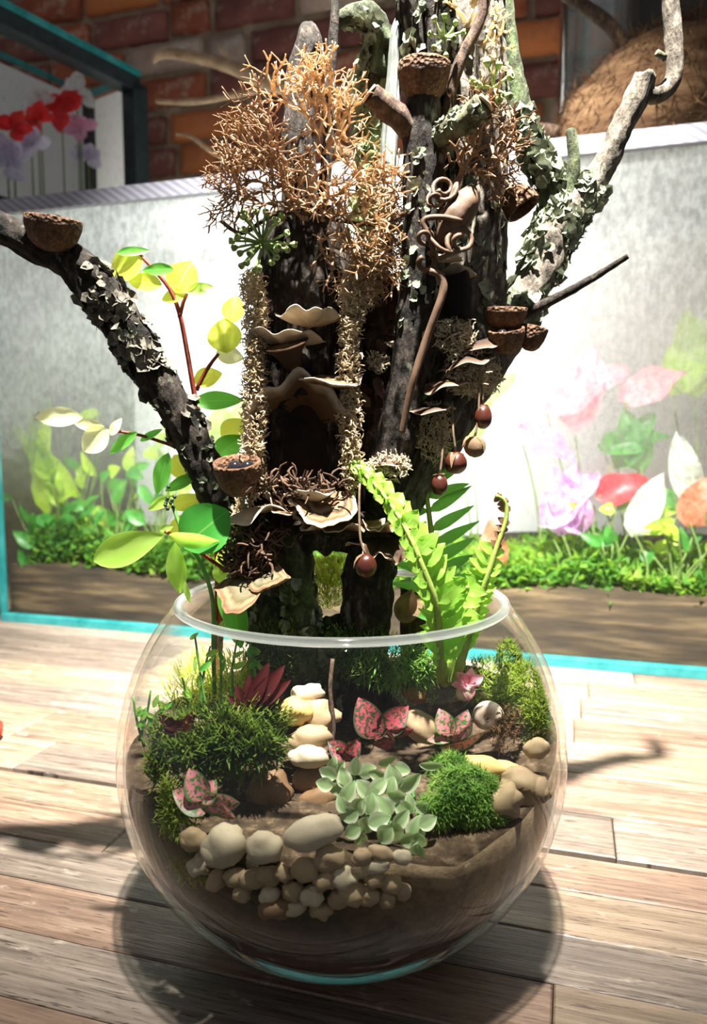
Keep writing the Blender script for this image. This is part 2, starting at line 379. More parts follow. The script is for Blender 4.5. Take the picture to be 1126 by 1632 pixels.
for a, b in zip(seams[:-1], seams[1:]):
    if a-b < 0.01: continue
    row += 1; cuts = [-1.0]; u = -1.0+tr.uniform(0.35, 0.8)
    if abs(a+0.026) < 1e-4: cuts = [-1.0, -0.46, 0.121]; u = 0.7
    while u < 0.85: cuts.append(u); u += tr.uniform(0.45, 0.95)
    cuts.append(1.05)
    for c0, c1 in zip(cuts[:-1], cuts[1:]):
        m_ = M[tr.choices(('wood_a','wood_b','wood_c'), (3, 2, 2))[0]]
        if a < 0.02: m_ = M[tr.choices(('wood_a','wood_b','wood_c'), (4, 2, 1))[0]]
        g = 0.0004; hx, hy = (c1-c0)/2-g, (a-b)/2-g; dz = tr.uniform(-0.0006, 0.0)
        mb = MB(); mb.box((0,0,0), Vector((hx,0,0)), Vector((0,hy,0)), Vector((0,0,0.0175)), bev=0.0009)
        o = mb.build('stave', m_, base=(0,0,0), smooth=False); o.parent = table
        o.matrix_basis = Matrix.Translation(UVZ((c0+c1)/2, (a+b)/2, -0.0175+dz)-WL[table.name]) @ rz; WL[o.name] = WL[table.name]
mb = MB(); mb.box(UVZ(0.025, 0.29, -0.05), UU*1.02, VV*0.72, ZZ*0.0135); mb.build('under_board', M['wood_a'], table, smooth=False)
for su in (-0.92, 0.97):
    for sv in (-0.36, 0.93):
        mb = MB(); mb.box(UVZ(su, sv, -0.405), UU*0.035, VV*0.035, ZZ*0.343); mb.build('leg', M['wood_a'], table, smooth=False)

# ------------------------------------------------------------------ big fogged glass tank
TV0, TV1, TU0, TU1, TZ = 0.529, 0.90, -0.708, 0.62, 0.600
m, nt, out = nodes('fogged_glass'); L = nt.links.new            # condensation on clear glass, dense above, clear near the soil
geo = nt.nodes.new('ShaderNodeNewGeometry'); sx = nt.nodes.new('ShaderNodeSeparateXYZ'); L(geo.outputs['Position'], sx.inputs[0])
n1 = N_(nt, 'ShaderNodeTexNoise', i_Scale=7.0, i_Detail=6.0, i_Roughness=0.6); L(geo.outputs['Position'], n1.inputs['Vector'])
mpd = N_(nt, 'ShaderNodeMapping'); mpd.inputs['Scale'].default_value = (1, 1, 0.55); L(geo.outputs['Position'], mpd.inputs[0]); n2 = N_(nt, 'ShaderNodeTexNoise', i_Scale=150.0, i_Detail=5.0, i_Roughness=0.7); L(mpd.outputs[0], n2.inputs['Vector'])
hz = N_(nt, 'ShaderNodeMapRange', i_1=0.16, i_2=0.48, i_3=0.02, i_4=0.88); hz.name = 'fog_height'; L(sx.outputs[2], hz.inputs[0])
a1 = N_(nt, 'ShaderNodeMapRange', i_1=0.3, i_2=0.7, i_3=0.7, i_4=1.2); L(n1.outputs['Fac'], a1.inputs[0])
a2 = N_(nt, 'ShaderNodeMapRange', i_1=0.38, i_2=0.60, i_3=0.62, i_4=1.12); L(n2.outputs['Fac'], a2.inputs[0])
mu = N_(nt, 'ShaderNodeMath', operation='MULTIPLY'); L(hz.outputs[0], mu.inputs[0]); L(a1.outputs[0], mu.inputs[1])
mu2 = N_(nt, 'ShaderNodeMath', operation='MULTIPLY', use_clamp=True); L(mu.outputs[0], mu2.inputs[0]); L(a2.outputs[0], mu2.inputs[1])
trp = nt.nodes.new('ShaderNodeBsdfTransparent'); trp.inputs[0].default_value = (0.97,1,0.985,1)
tl = nt.nodes.new('ShaderNodeBsdfTranslucent'); tl.inputs[0].default_value = (0.86,0.90,0.90,1)
df = nt.nodes.new('ShaderNodeBsdfDiffuse'); df.inputs[0].default_value = (0.80,0.84,0.85,1)
mf = N_(nt, 'ShaderNodeMixShader', i_0=0.07); L(tl.outputs[0], mf.inputs[1]); L(df.outputs[0], mf.inputs[2])
mg = nt.nodes.new('ShaderNodeMixShader'); L(mu2.outputs[0], mg.inputs[0]); L(trp.outputs[0], mg.inputs[1]); L(mf.outputs[0], mg.inputs[2])
frs = schlick(nt, 1.4); gl = N_(nt, 'ShaderNodeBsdfGlossy', i_Roughness=0.03); mx = nt.nodes.new('ShaderNodeMixShader')
L(frs, mx.inputs[0]); L(mg.outputs[0], mx.inputs[1]); L(gl.outputs[0], mx.inputs[2]); L(mx.outputs[0], out.inputs[0]); M['fog'] = m
M['clear'] = thin_glass('clear_glass', (0.97,1.0,0.985))
M['teal'] = nmat('teal_glass_edge', [(0.3,(0.01,0.20,0.21)), (0.7,(0.06,0.36,0.36))], scale=30, rough=0.15, bump=0, spec=0.6, transl=0.35, stretch=(1,1,1))
M['lid'] = None
m, nt, out = nodes('lid_mesh_trim'); L = nt.links.new; co = coords(nt, (1,1,1)); mp = N_(nt, 'ShaderNodeMapping'); mp.inputs['Rotation'].default_value = (0, 0, 0.3); L(co, mp.inputs[0])
wv = N_(nt, 'ShaderNodeTexWave', i_Scale=60.0, i_Distortion=0.4, wave_type='BANDS', bands_direction='DIAGONAL'); L(co, wv.inputs['Vector'])
c = ramp(nt, [(0.2,(0.17,0.175,0.22)), (0.8,(0.29,0.295,0.34))], wv.outputs['Fac'])
b = N_(nt, 'ShaderNodeBsdfPrincipled', i_Roughness=0.4); L(c, b.inputs['Base Color']); L(b.outputs[0], out.inputs[0]); M['lid'] = m
def pane_copy(src, name, lo, hi, noise_lo):
    m2 = src.copy(); m2.name = name
    for n in m2.node_tree.nodes:
        if n.type == 'MAP_RANGE' and n == n.id_data.nodes.get('fog_height'): n.inputs[3].default_value = lo; n.inputs[4].default_value = hi
        if n.type == 'MAP_RANGE' and abs(n.inputs[1].default_value-0.3) < 1e-5: n.inputs[3].default_value = noise_lo
    return m2
M['fog_glare'] = pane_copy(M['fog'], 'steam_and_glare_glass', 1.3, 1.3, 0.9)
tank = thing('glass_tank', UVZ((TU0+TU1)/2, (TV0+TV1)/2, 0), 'large fogged rectangular glass planting tank with pale lid strip behind the bowl', 'tank')
um, vm = (TU0+TU1)/2, (TV0+TV1)/2; hu, hv = (TU1-TU0)/2, (TV1-TV0)/2
mb = MB()                                   # front pane as one thin sheet
i = [mb.add(UVZ(u, TV0, z)) for u, z in ((TU0,0.005),(TU1,0.005),(TU1,TZ),(TU0,TZ))]; mb.f.append(tuple(i)); mb.build('front_pane', M['fog'], tank, smooth=False)
mb = MB(); i = [mb.add(UVZ(u, TV1, z)) for u, z in ((TU0,0.005),(TU1,0.005),(TU1,TZ),(TU0,TZ))]; mb.f.append(tuple(i)); mb.build('back_pane', M['fog_glare'], tank, smooth=False)
for u in (TU0, TU1):
    mb = MB(); i = [mb.add(UVZ(u, v, z)) for v, z in ((TV0,0.005),(TV1,0.005),(TV1,TZ),(TV0,TZ))]; mb.f.append(tuple(i)); mb.build('side_pane', M['fog'], tank, smooth=False)
mb = MB(); mb.box(UVZ(um, TV0-0.002, 0.006), UU*hu, VV*0.006, ZZ*0.006, bev=0.001); mb.build('bottom_edge', M['teal'], tank, smooth=False)
mb = MB(); mb.box(UVZ(TU0, TV0-0.001, TZ/2), UU*0.004, VV*0.004, ZZ*(TZ/2)); mb.build('corner_edge', M['teal'], tank, smooth=False)
mb = MB(); mb.box(UVZ(um, vm, 0.003), UU*hu, VV*hv, ZZ*0.003); mb.build('base_pane', M['clear'], tank, smooth=False)
mb = MB(); mb.box(UVZ(um, TV0-0.003, TZ+0.010), UU*hu, VV*0.008, ZZ*0.010, bev=0.001); mb.build('lid_trim', M['lid'], tank, smooth=False)
mb = MB(); mb.box(UVZ(um, TV1, TZ+0.010), UU*hu, VV*0.008, ZZ*0.010, bev=0.001); mb.build('lid_trim', M['lid'], tank, smooth=False)
mb = MB(); i = [mb.add(UVZ(u, v, TZ+0.019)) for u, v in ((TU0,TV0),(TU1,TV0),(TU1,TV1),(TU0,TV1))]; mb.f.append(tuple(i)); mb.build('lid_glass', M['fog_glare'], tank, smooth=False)
# planting bed in the tank
M['tank_soil'] = nmat('tank_soil', [(0.3,(0.004,0.003,0.002)), (0.5,(0.028,0.018,0.009)), (0.72,(0.10,0.068,0.034))], scale=14, detail=10, stretch=(0.6,0.6,6.0), rough=0.9, bump=0.5, bdist=0.006)
mb = MB(); nu, nv_ = 70, 14; G = {}
for i in range(nu+1):
    for j in range(nv_+1):
        u = TU0+0.006+(TU1-TU0-0.012)*i/nu; v = TV0+0.006+(TV1-TV0-0.012)*j/nv_
        G[i,j] = mb.add(UVZ(u, v, 0.085+0.012*noise.noise(Vector((u*6, v*6, 0)))+0.05*j/nv_*0.5+0.012*math.sin(u*5)))
for i in range(nu):
    for j in range(nv_): mb.f.append((G[i,j], G[i+1,j], G[i+1,j+1], G[i,j+1]))
ed = [(i,0) for i in range(nu)]+[(nu,j) for j in range(nv_)]+[(i,nv_) for i in range(nu,0,-1)]+[(0,j) for j in range(nv_,0,-1)]
lo_ = [mb.add((mb.v[G[q]].x, mb.v[G[q]].y, 0.0065)) for q in ed]
for a in range(len(ed)): b = (a+1) % len(ed); mb.f.append((G[ed[b]], G[ed[a]], lo_[a], lo_[b]))
mb.build('planting_soil', M['tank_soil'], label='layered brown soil bed filling the bottom of the fogged tank', cat='soil', kind='stuff')
M['tank_moss'] = nmat('tank_moss', [(0.32,(0.006,0.04,0.005)), (0.52,(0.04,0.14,0.012)), (0.72,(0.30,0.36,0.05))], scale=11, rough=0.7, bump=0, transl=0.45, tcol=(0.45,0.75,0.08))
mb = MB(); r_ = random.Random(5)
for q in range(15000):
    u = r_.uniform(TU0+0.02, TU1-0.02); v = TV0+0.012+abs(r_.gauss(0, 0.09));
    if v > TV1-0.02: continue
    h = 0.5+0.9*max(0, noise.noise(Vector((u*7, v*7, 3)))+0.25)
    o = UVZ(u, v, 0.08+0.012*noise.noise(Vector((u*6, v*6, 0)))+r_.uniform(0, 0.075)*h)
    d = (rv(r_)+Vector((0,0,0.7))).normalized(); mb.blade(o, d, rv(r_)*0.6, r_.uniform(0.007, 0.016), r_.uniform(0.005, 0.011), perp(d)[0])
mb.build('bed_moss', M['tank_moss'], label='bright green moss carpet on the soil inside the fogged tank', cat='moss', kind='stuff')
# blurred colourful leaves in the tank
def cal(name, c0, c1, t): M[name] = leafmat(name, c0, c1, t, transl=0.55, scale=110, spots=(160, 0.52, 0.66, tuple(0.45*x for x in c0)))
cal('cal_pink', (0.75,0.22,0.32), (0.85,0.5,0.55), (0.95,0.40,0.5)); cal('cal_lilac', (0.42,0.18,0.45), (0.75,0.5,0.75), (0.85,0.55,0.85)); cal('cal_red', (0.55,0.02,0.03), (0.75,0.05,0.07), (0.9,0.05,0.08))
cal('cal_white', (0.55,0.62,0.5), (0.8,0.82,0.78), (0.85,0.9,0.8)); cal('cal_green', (0.02,0.14,0.02), (0.08,0.28,0.05), (0.25,0.6,0.1)); cal('cal_lime', (0.25,0.45,0.03), (0.5,0.65,0.08), (0.7,0.9,0.12)); cal('cal_orange', (0.5,0.12,0.05), (0.7,0.3,0.2), (0.9,0.3,0.15))
M['tstem'] = nmat('tank_stem', [(0.3,(0.1,0.16,0.04)), (0.7,(0.2,0.28,0.08))], scale=50, rough=0.6, transl=0.2)
def tankleaf(px, py, L, W, ang, v, mat, label, cat='plant', n=1, sp=25):
    c = PV(px, py, v); s_ = (c-CAM).dot(FWD)/FPX; a = math.radians(ang)
    g = Vector((c.x, c.y, 0.095)); t = thing('coloured_leaf_plant', g, label, cat, 'blurred plants inside the fogged tank')
    for q in range(n):
        aq = a+math.radians(sp)*(q-(n-1)/2); d = UU*math.cos(aq)+ZZ*math.sin(aq)-VV*0.15
        o = c-d*(L*s_*0.5); m2 = MB(); m2.leaf(o, d, -VV+ZZ*0.3, L*s_, W*s_, curl=0.5, cup=0.35, a=0.75, b=0.75, wave=0.14, seed=q*2+L, twist=0.3); lf = m2.build('leaf', M[mat], t)
        m2 = MB(); m2.line([g+UU*0.004*q, (g+o)/2+UU*0.01, o+d*0.006], 0.0018, 0.0012); m2.build('stem', M['tstem'], t)
tankleaf(930,615,150,70,55,0.66,'cal_pink','pale pink blurred leaves high behind the fogged glass',n=2,sp=48)
tankleaf(1040,612,110,60,30,0.64,'cal_pink','rose pink slanting leaf beside the palest pink leaf in the tank')
tankleaf(870,705,110,50,-25,0.62,'cal_lilac','pale lilac leaf lying low under the pink leaf in the tank')
tankleaf(905,795,125,60,80,0.565,'cal_lilac','purple lilac leaves standing in moss right of the bowl',n=3,sp=34)
tankleaf(995,778,95,55,18,0.58,'cal_red','bright red leaf beside the white leaf in the tank')
tankleaf(1032,805,115,52,68,0.555,'cal_white','white and green upright leaf beside the red leaf')
tankleaf(1010,700,110,50,60,0.63,'cal_green','dark green leaves above the red leaf in the tank',n=3,sp=45)
tankleaf(1092,745,120,50,100,0.60,'cal_white','white narrow leaf near the right edge of the photo')
tankleaf(1115,800,90,60,70,0.57,'cal_orange','rusty leaf at the right edge of the tank')
tankleaf(786,868,80,44,100,0.56,'cal_orange','orange pink leaf behind the brown-tipped fern frond')
def bush(px, py, v, n, mat, label, R_, seed):
    r_ = random.Random(seed); c = PV(px, py, v); s_ = (c-CAM).dot(FWD)/FPX; g = Vector((c.x, c.y, 0.095)); t = thing('tank_plant', g, label, 'plant', 'blurred plants inside the fogged tank'); mb = MB()
    for q in range(n):
        e = c+UU*(r_.gauss(0, 0.45)*R_*s_)+ZZ*(r_.gauss(0, 0.5)*R_*s_)+VV*r_.uniform(-0.02, 0.04); d = (UU*r_.uniform(-1,1)+ZZ*r_.uniform(-0.6,1)-VV*r_.uniform(0,0.6)).normalized()
        m2 = MB(); m2.leaf(e, d, -VV+ZZ*0.4+rv(r_)*0.5, r_.uniform(24,48)*s_, r_.uniform(14,26)*s_, curl=0.6, cup=0.3, a=0.75); m2.build('leaf', M[mat if r_.random() < 0.75 else 'cal_green'], t)
        mb.line([g, (g+e)/2+UU*r_.uniform(-.01,.01), e], 0.0014, 0.0009, seg=5, step=0.01)
    mb.build('stem', M['tstem'], t)
bush(110,760,0.60,16,'cal_lime','bushy lime plant under the pale vine leaves in the tank',70,1)
bush(180,810,0.58,18,'cal_green','dark green bushy plant left of the broad vine leaf in the tank',64,2)
bush(250,760,0.64,14,'cal_lime','yellow-green bush behind the lower vine leaves in the tank',70,3)
bush(65,840,0.56,16,'cal_green','low dark green plant at the left tank corner',54,4)
bush(1080,850,0.56,14,'cal_lime','low lime plant under the rusty leaf at the right of the tank',60,5)
bush(950,840,0.575,12,'cal_lime','low lime plant between purple and white leaves in the tank',54,6)
tankleaf(60,730,190,40,115,0.60,'cal_lime','lime yellow arching leaf at the left end of the tank',n=3,sp=22)
tankleaf(760,640,150,60,60,0.70,'cal_lime','pale lime leaf behind the hanging seed pods in the tank',n=2,sp=30)
tankleaf(1105,560,150,70,80,0.70,'cal_lime','hazy lime leaf high at the right of the tank',n=2,sp=30)
tankleaf(350,700,150,60,80,0.72,'cal_lime','hazy yellow leaf behind the left trunk in the tank',n=2,sp=30)
# ------------------------------------------------------------------ the glass bowl and its soil
def prof(R_, zs=1.0, n=34, top=0.187, wall=0.0):
    pr = []
    a_ = R_; bl = 0.115-(0.125-R_)
    for i in range(n+1):                    # lower half
        z = 0.0+wall + (0.103-wall)*(i/n); q = (0.103-z)/bl; r = a_*math.sqrt(max(0, 1-q*q)); pr.append((r, z))
    for i in range(1, 21):
        z = 0.103 + (top-0.103)*i/20; r = math.sqrt(max(0, a_*a_-(z-0.103)**2)); pr.append((r, z))
    return pr
M['bowl_glass'] = thin_glass('bowl_glass', (0.985,0.995,0.99), ior=1.33, boost=0.9, pw_=4.6)
m, nt, out = nodes('bowl_rim'); L = nt.links.new
g = N_(nt, 'ShaderNodeBsdfGlossy', i_Roughness=0.05); t = nt.nodes.new('ShaderNodeBsdfTransparent'); tl = nt.nodes.new('ShaderNodeBsdfTranslucent'); tl.inputs[0].default_value = (0.9,0.95,0.93,1)
a1 = N_(nt, 'ShaderNodeMixShader', i_0=0.45); L(t.outputs[0], a1.inputs[1]); L(tl.outputs[0], a1.inputs[2]); a2 = N_(nt, 'ShaderNodeMixShader', i_0=0.3); L(a1.outputs[0], a2.inputs[1]); L(g.outputs[0], a2.inputs[2]); L(a2.outputs[0], out.inputs[0]); M['rim'] = m
bowl = thing('glass_bowl', (0,0,0.0002), 'round clear glass fishbowl terrarium standing on the plank table', 'bowl')
mb = MB(); out_p = prof(0.125); in_p = prof(0.1215, wall=0.004)
r0 = mb.lathe(Vector((0,0,0.0002)), ZZ, [(0.0, 0.0)]+out_p+in_p[::-1]+[(0.0, 0.004)], seg=96); mb.build('bowl_wall', M['bowl_glass'], bowl)
mb = MB(); rr = math.sqrt(0.125**2-0.084**2)-0.0016
mb.lathe(Vector((0,0,0.187)), ZZ, [(rr+0.0024*math.cos(2*PI*i/10), 0.0022*math.sin(2*PI*i/10)) for i in range(11)], seg=96); mb.build('bowl_rim', M['rim'], bowl)
def hb(x, y): return 0.093 + 0.11*(y+0.11) + 0.004*noise.noise(Vector((x*40, y*40, 1))) + 0.26*max(0, x-0.055)
m, nt, out = nodes('bowl_soil'); L = nt.links.new
geo = nt.nodes.new('ShaderNodeNewGeometry'); sp = nt.nodes.new('ShaderNodeSeparateXYZ'); L(geo.outputs['Position'], sp.inputs[0])
n1 = N_(nt, 'ShaderNodeTexNoise', i_Scale=28.0, i_Detail=8.0, i_Roughness=0.7); L(geo.outputs['Position'], n1.inputs['Vector'])
n2 = N_(nt, 'ShaderNodeTexNoise', i_Scale=160.0, i_Detail=6.0, i_Roughness=0.7); L(geo.outputs['Position'], n2.inputs['Vector'])
md = N_(nt, 'ShaderNodeMath', operation='MULTIPLY_ADD', i_1=0.045); L(n1.outputs['Fac'], md.inputs[0]); L(sp.outputs[2], md.inputs[2])
mr = N_(nt, 'ShaderNodeMapRange', i_1=0.02, i_2=0.13); L(md.outputs[0], mr.inputs[0])
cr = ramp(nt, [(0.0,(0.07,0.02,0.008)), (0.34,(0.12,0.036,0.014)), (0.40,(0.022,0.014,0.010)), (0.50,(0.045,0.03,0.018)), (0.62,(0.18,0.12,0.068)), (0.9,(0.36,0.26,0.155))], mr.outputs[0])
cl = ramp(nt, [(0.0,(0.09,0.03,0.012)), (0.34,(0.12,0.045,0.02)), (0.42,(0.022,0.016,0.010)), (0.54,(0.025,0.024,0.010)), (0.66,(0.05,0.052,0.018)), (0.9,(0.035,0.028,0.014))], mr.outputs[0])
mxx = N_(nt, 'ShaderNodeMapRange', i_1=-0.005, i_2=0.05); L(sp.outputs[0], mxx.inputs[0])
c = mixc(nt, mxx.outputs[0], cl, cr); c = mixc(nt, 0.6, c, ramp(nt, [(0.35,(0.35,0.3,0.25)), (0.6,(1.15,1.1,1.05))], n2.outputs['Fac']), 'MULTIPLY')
b = N_(nt, 'ShaderNodeBsdfPrincipled', i_Roughness=0.9); L(c, b.inputs['Base Color'])
bp = N_(nt, 'ShaderNodeBump', i_Strength=0.6, i_Distance=0.002); L(n2.outputs['Fac'], bp.inputs['Height']); L(bp.outputs[0], b.inputs['Normal']); L(b.outputs[0], out.inputs[0]); M['bowl_soil'] = m
mb = MB(); seg = 72; rings = []; lows = [q for q in prof(0.1202, wall=0.0045) if q[1] < 0.088]
rings.append([mb.add((0,0,0.0045))]*seg)
def recess(a, z):                           # hollow in the soil face where pebbles fill the gap to the glass
    x, y = math.cos(a), math.sin(a)
    return 1-0.085*max(0, min(1, (-y-0.45)*5))*max(0, min(1, (0.42-x)*6))*max(0, min(1, (z-0.045)/0.015))
for r, z in lows: rings.append([mb.add((r*recess(2*PI*j/seg, z)*math.cos(2*PI*j/seg), r*recess(2*PI*j/seg, z)*math.sin(2*PI*j/seg), z)) for j in range(seg)])
ring = []
for j in range(seg):
    a = 2*PI*j/seg; z = 0.1
    for _ in range(4): r = math.sqrt(max(0, 0.1202**2-max(0, z-0.103)**2)); z = hb(r*math.cos(a), r*math.sin(a))
    r *= recess(a, z); ring.append(mb.add((r*math.cos(a), r*math.sin(a), z)))
rings.append(ring); NS = len(rings)
for q in range(1, 13):
    f = 1-q/12.5; rings.append([mb.add((mb.v[ring[j]].x*f, mb.v[ring[j]].y*f, hb(mb.v[ring[j]].x*f, mb.v[ring[j]].y*f))) for j in range(seg)])
rings.append([mb.add((0,0,hb(0,0)))]*seg)
for ri, (A, B) in enumerate(zip(rings[:-1], rings[1:])):
    if ri == NS-1: nskin = len(mb.f)
    for j in range(seg):
        k = (j+1) % seg
        if A[j] == A[k]: mb.f.append((A[j], B[k], B[j]))
        elif B[j] == B[k]: mb.f.append((A[j], A[k], B[j]))
        else: mb.f.append((A[j], A[k], B[k], B[j]))
M['topsoil'] = nmat('topsoil', [(0.3,(0.018,0.011,0.007)), (0.55,(0.07,0.045,0.025)), (0.75,(0.22,0.155,0.095))], scale=140, detail=7, rough=0.95, bump=0.8, bdist=0.003)
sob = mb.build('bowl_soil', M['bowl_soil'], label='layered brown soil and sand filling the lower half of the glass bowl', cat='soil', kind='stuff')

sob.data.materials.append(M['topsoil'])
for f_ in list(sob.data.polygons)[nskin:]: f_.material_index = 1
# ------------------------------------------------------------------ pebbles
def peb(name, a, b, sp): return nmat(name, [(0.3, a), (0.7, b)], scale=70, detail=6, rough=0.55, bump=0.25, bdist=0.001, rnd_amt=0.12, spots=sp)
PM = {'pale': peb('pebble_pale', (0.42,0.34,0.22), (0.62,0.53,0.38), (110,0.54,0.72,(0.22,0.15,0.08))), 'tan': peb('pebble_tan', (0.27,0.185,0.10), (0.43,0.32,0.19), (120,0.55,0.7,(0.15,0.09,0.045))),
      'ochre': peb('pebble_ochre', (0.50,0.32,0.09), (0.70,0.50,0.19), (80,0.6,0.75,(0.3,0.18,0.06))), 'brown': peb('pebble_brown', (0.10,0.055,0.025), (0.24,0.14,0.07), (60,0.6,0.7,(0.3,0.2,0.1)))}
PMESH = []
for q in range(6):
    mb = MB(); mb.blob((0,0,0), (0.5,0.5,0.5), amp=0.22 if q < 4 else 0.4, nu=20, nv=13, seed=q*2.7+1); o = mb.build('pebble', PM['pale'], base=(0,0,0)); PMESH.append(o.data); bpy.data.objects.remove(o)
pr_ = random.Random(21)
def inside(p, r, lim=0.1205):               # keep a stone inside the glass
    d = p-BC; dd = Vector((d.x, d.y, d.z if d.z > 0 else d.z*0.125/0.115))
    k = (lim-r)/max(dd.length, 1e-6)
    return BC+d*k if k < 1 else p
def pebble(px, py, L, W, ang, kind, label, group=None, y=None, name='pebble', cat='stone', mesh=None, push=0.0):
    if y is None:
        p = onball(px, py, 0.118-push); s_ = S(p.y); th = min(L, W)*0.75; p = inside(p + ray(px, py).normalized()*(th*s_*0.32), th*s_*0.46)
    else: p = P(px, py, y); s_ = S(y); th = min(L, W)*0.9
    R3 = Matrix.Rotation(math.radians(-ang), 4, 'Y') @ Matrix.Diagonal((L*s_, th*s_, W*s_, 1))
    o = inst(name, PMESH[pr_.randrange(6) if mesh is None else mesh], Matrix.Translation(p) @ Matrix.Rotation(-math.atan2(p.x-CAM.x, p.y-CAM.y), 4, 'Z') @ R3, None, label, cat, group)
    o.material_slots[0].link = 'OBJECT'; o.material_slots[0].material = PM[kind]; return o
pebble(355,1350,76,74,0,'pale','large round white pebble against the front glass below the pink-mottled leaves',mesh=0)
pebble(421,1350,56,64,70,'pale','white pebble with a dark hole between round and long white stones',mesh=1)
pebble(499,1326,106,56,14,'pale','long cream pebble lying against the front glass',mesh=2)
pebble(308,1338,42,48,60,'tan','tan pebble left of the large round white pebble')
pebble(640,1366,26,34,80,'pale','small bright cream pebble right of the small stones')
gl_ = 'small pebbles packed against the glass'; PB = []
for (x, y_, l_, w_, a_) in ((318,1378,44,38,20),(345,1402,40,34,50),(374,1398,34,40,80),(404,1402,36,54,95),(428,1396,34,44,80),(452,1392,28,34,50),(466,1420,34,40,60),(488,1386,52,42,10),(526,1368,46,54,70),(518,1402,44,38,30),(497,1428,42,36,20),
        (546,1398,42,46,60),(560,1424,42,52,70),(600,1380,52,28,15),(608,1360,46,28,-20),(576,1366,36,30,20),(598,1402,36,32,30),(622,1408,34,40,80),(588,1428,34,38,70),(616,1432,34,34,0),(540,1432,38,36,10),(430,1426,38,34,20),(470,1446,40,30,10),(512,1452,40,30,-10),(640,1420,30,34,60),(385,1424,34,30,0)):
    PB.append((x, y_, l_, w_, a_))
cols_ = [(0,'the left tan pebble'),(332,'the large round white pebble'),(392,'the white pebble with a hole'),(445,'the long cream pebble, left half'),(505,'the right half of the long cream pebble'),(555,'the left of the variegated creeper'),(590,'the middle of the variegated creeper'),(612,'the small bright cream pebble')]
buck = {}
for q in PB: buck.setdefault(max(c for c in cols_ if q[0] >= c[0]), []).append(q)
for c_, qs in buck.items():
    for i_, q in enumerate(sorted(qs, key=lambda q: q[1])):
        k_ = pr_.choice(('tan','tan','tan','pale')); pebble(*q, k_, '%s %s pebble down, packed below %s' % (('first','second','third','fourth','fifth')[i_], 'cream' if k_ == 'pale' else 'tan', c_[1]), gl_, push=0.002)
pebble(440,1448,62,38,5,'brown','dark brown stone at the bottom of the small pebble layer')
sg = 'stacked pebbles forming a path up the trunk'
for x, y_, l_, w_, a_, yy, k, lab in ((490,1106,54,34,-5,-0.030,'pale','top cream pebble of the stack in front of the trunk'),(474,1134,46,56,80,-0.038,'ochre','ochre pebble on the left of the pebble stack'),(510,1140,54,62,70,-0.034,'tan','round tan pebble on the right of the pebble stack'),
        (494,1176,72,42,5,-0.046,'tan','flat tan pebble low in the pebble stack'),(492,1206,66,38,-8,-0.054,'pale','lowest pale pebble of the stack beside the brown rock'),
        (430,1262,74,72,40,-0.055,'brown','large dark brown rock behind the white pebbles'),(510,1272,66,40,10,-0.058,'brown','dark brown flat stone behind the long cream pebble'),(490,1244,56,44,0,-0.05,'brown','brown stone under the pebble stack')):
    pebble(x, y_, l_, w_, a_, k, lab, sg, y=yy)
for x, y_, l_, w_, a_, yy, k, lab in ((765,1222,82,40,-4,-0.062,'ochre','yellow ochre oval pebble beside the green star moss'),(806,1228,34,52,80,-0.05,'ochre','upright ochre pebble right of the yellow oval pebble'),(668,1158,50,66,60,-0.035,'tan','tan rock behind the pink-veined leaf clusters'),
        (660,1106,30,42,70,-0.005,'brown','small brown stone at the foot of the fern'),(740,1106,30,24,20,-0.02,'pale','small pale pebble under the pink petal')):
    pebble(x, y_, l_, w_, a_, k, lab, y=yy)
pebble(842,1256,62,84,75,'tan','big tan rock pressed against the right side of the glass',mesh=4)
pebble(806,1278,62,56,20,'tan','tan stone beneath the yellow oval pebble against the glass',mesh=5)
pebble(856,1192,42,36,20,'tan','tan pebble in the moss at the right side of the bowl')
# snail shell
M['shell'] = nmat('snail_shell', [(0.4,(0.22,0.15,0.10)), (0.6,(0.55,0.47,0.38))], scale=60, rough=0.35, bump=0.2, attr='l', astops=[(0,(0.55,0.45,0.35)),(0.5,(0.12,0.08,0.06)),(1,(0.5,0.42,0.33))], amix=0.35)
c = P(775,1142,-0.035); s_ = S(-0.035); mb = MB(); pts = []
for i in range(70):
    t = i/69; a = t*5.2*PI; r = (1-t)**1.2*15*s_; pts.append((c+RIGHT*(math.cos(a)*r)+ZZ*(math.sin(a)*r)-Vector((0,1,0))*(t*9*s_), (1-t)**0.9*12.5*s_+0.0006))
mb.tube(pts, 14); mb.build('snail_shell', M['shell'], label='banded spiral snail shell in the moss on the right', cat='shell')
# ------------------------------------------------------------------ driftwood and bark
def bark(name, stops, spots=None, scale=230, rough=0.85, bump=1.0, bdist=0.003, stretch=(1,1,0.45)):
    return nmat(name, stops, scale=scale, detail=9, rough=rough, bump=bump, bdist=bdist, stretch=stretch, spots=spots, spec=0.25)
M['bark_dark'] = bark('bark_dark', [(0.38,(0.006,0.005,0.004)), (0.57,(0.028,0.021,0.016)), (0.74,(0.11,0.088,0.068))], (70,0.60,0.70,(0.15,0.16,0.11)))
M['bark_grey'] = bark('bark_grey', [(0.3,(0.03,0.024,0.018)), (0.5,(0.10,0.085,0.066)), (0.7,(0.22,0.195,0.155))], (55,0.58,0.70,(0.32,0.36,0.24)))
M['bark_pale'] = bark('bark_weathered', [(0.3,(0.05,0.055,0.05)), (0.5,(0.17,0.19,0.17)), (0.7,(0.31,0.335,0.30))], None, scale=60, stretch=(1,1,0.12))
M['bark_moss'] = bark('bark_mossy', [(0.3,(0.012,0.017,0.008)), (0.5,(0.038,0.046,0.022)), (0.7,(0.11,0.12,0.07))], (60,0.52,0.66,(0.09,0.13,0.05)))
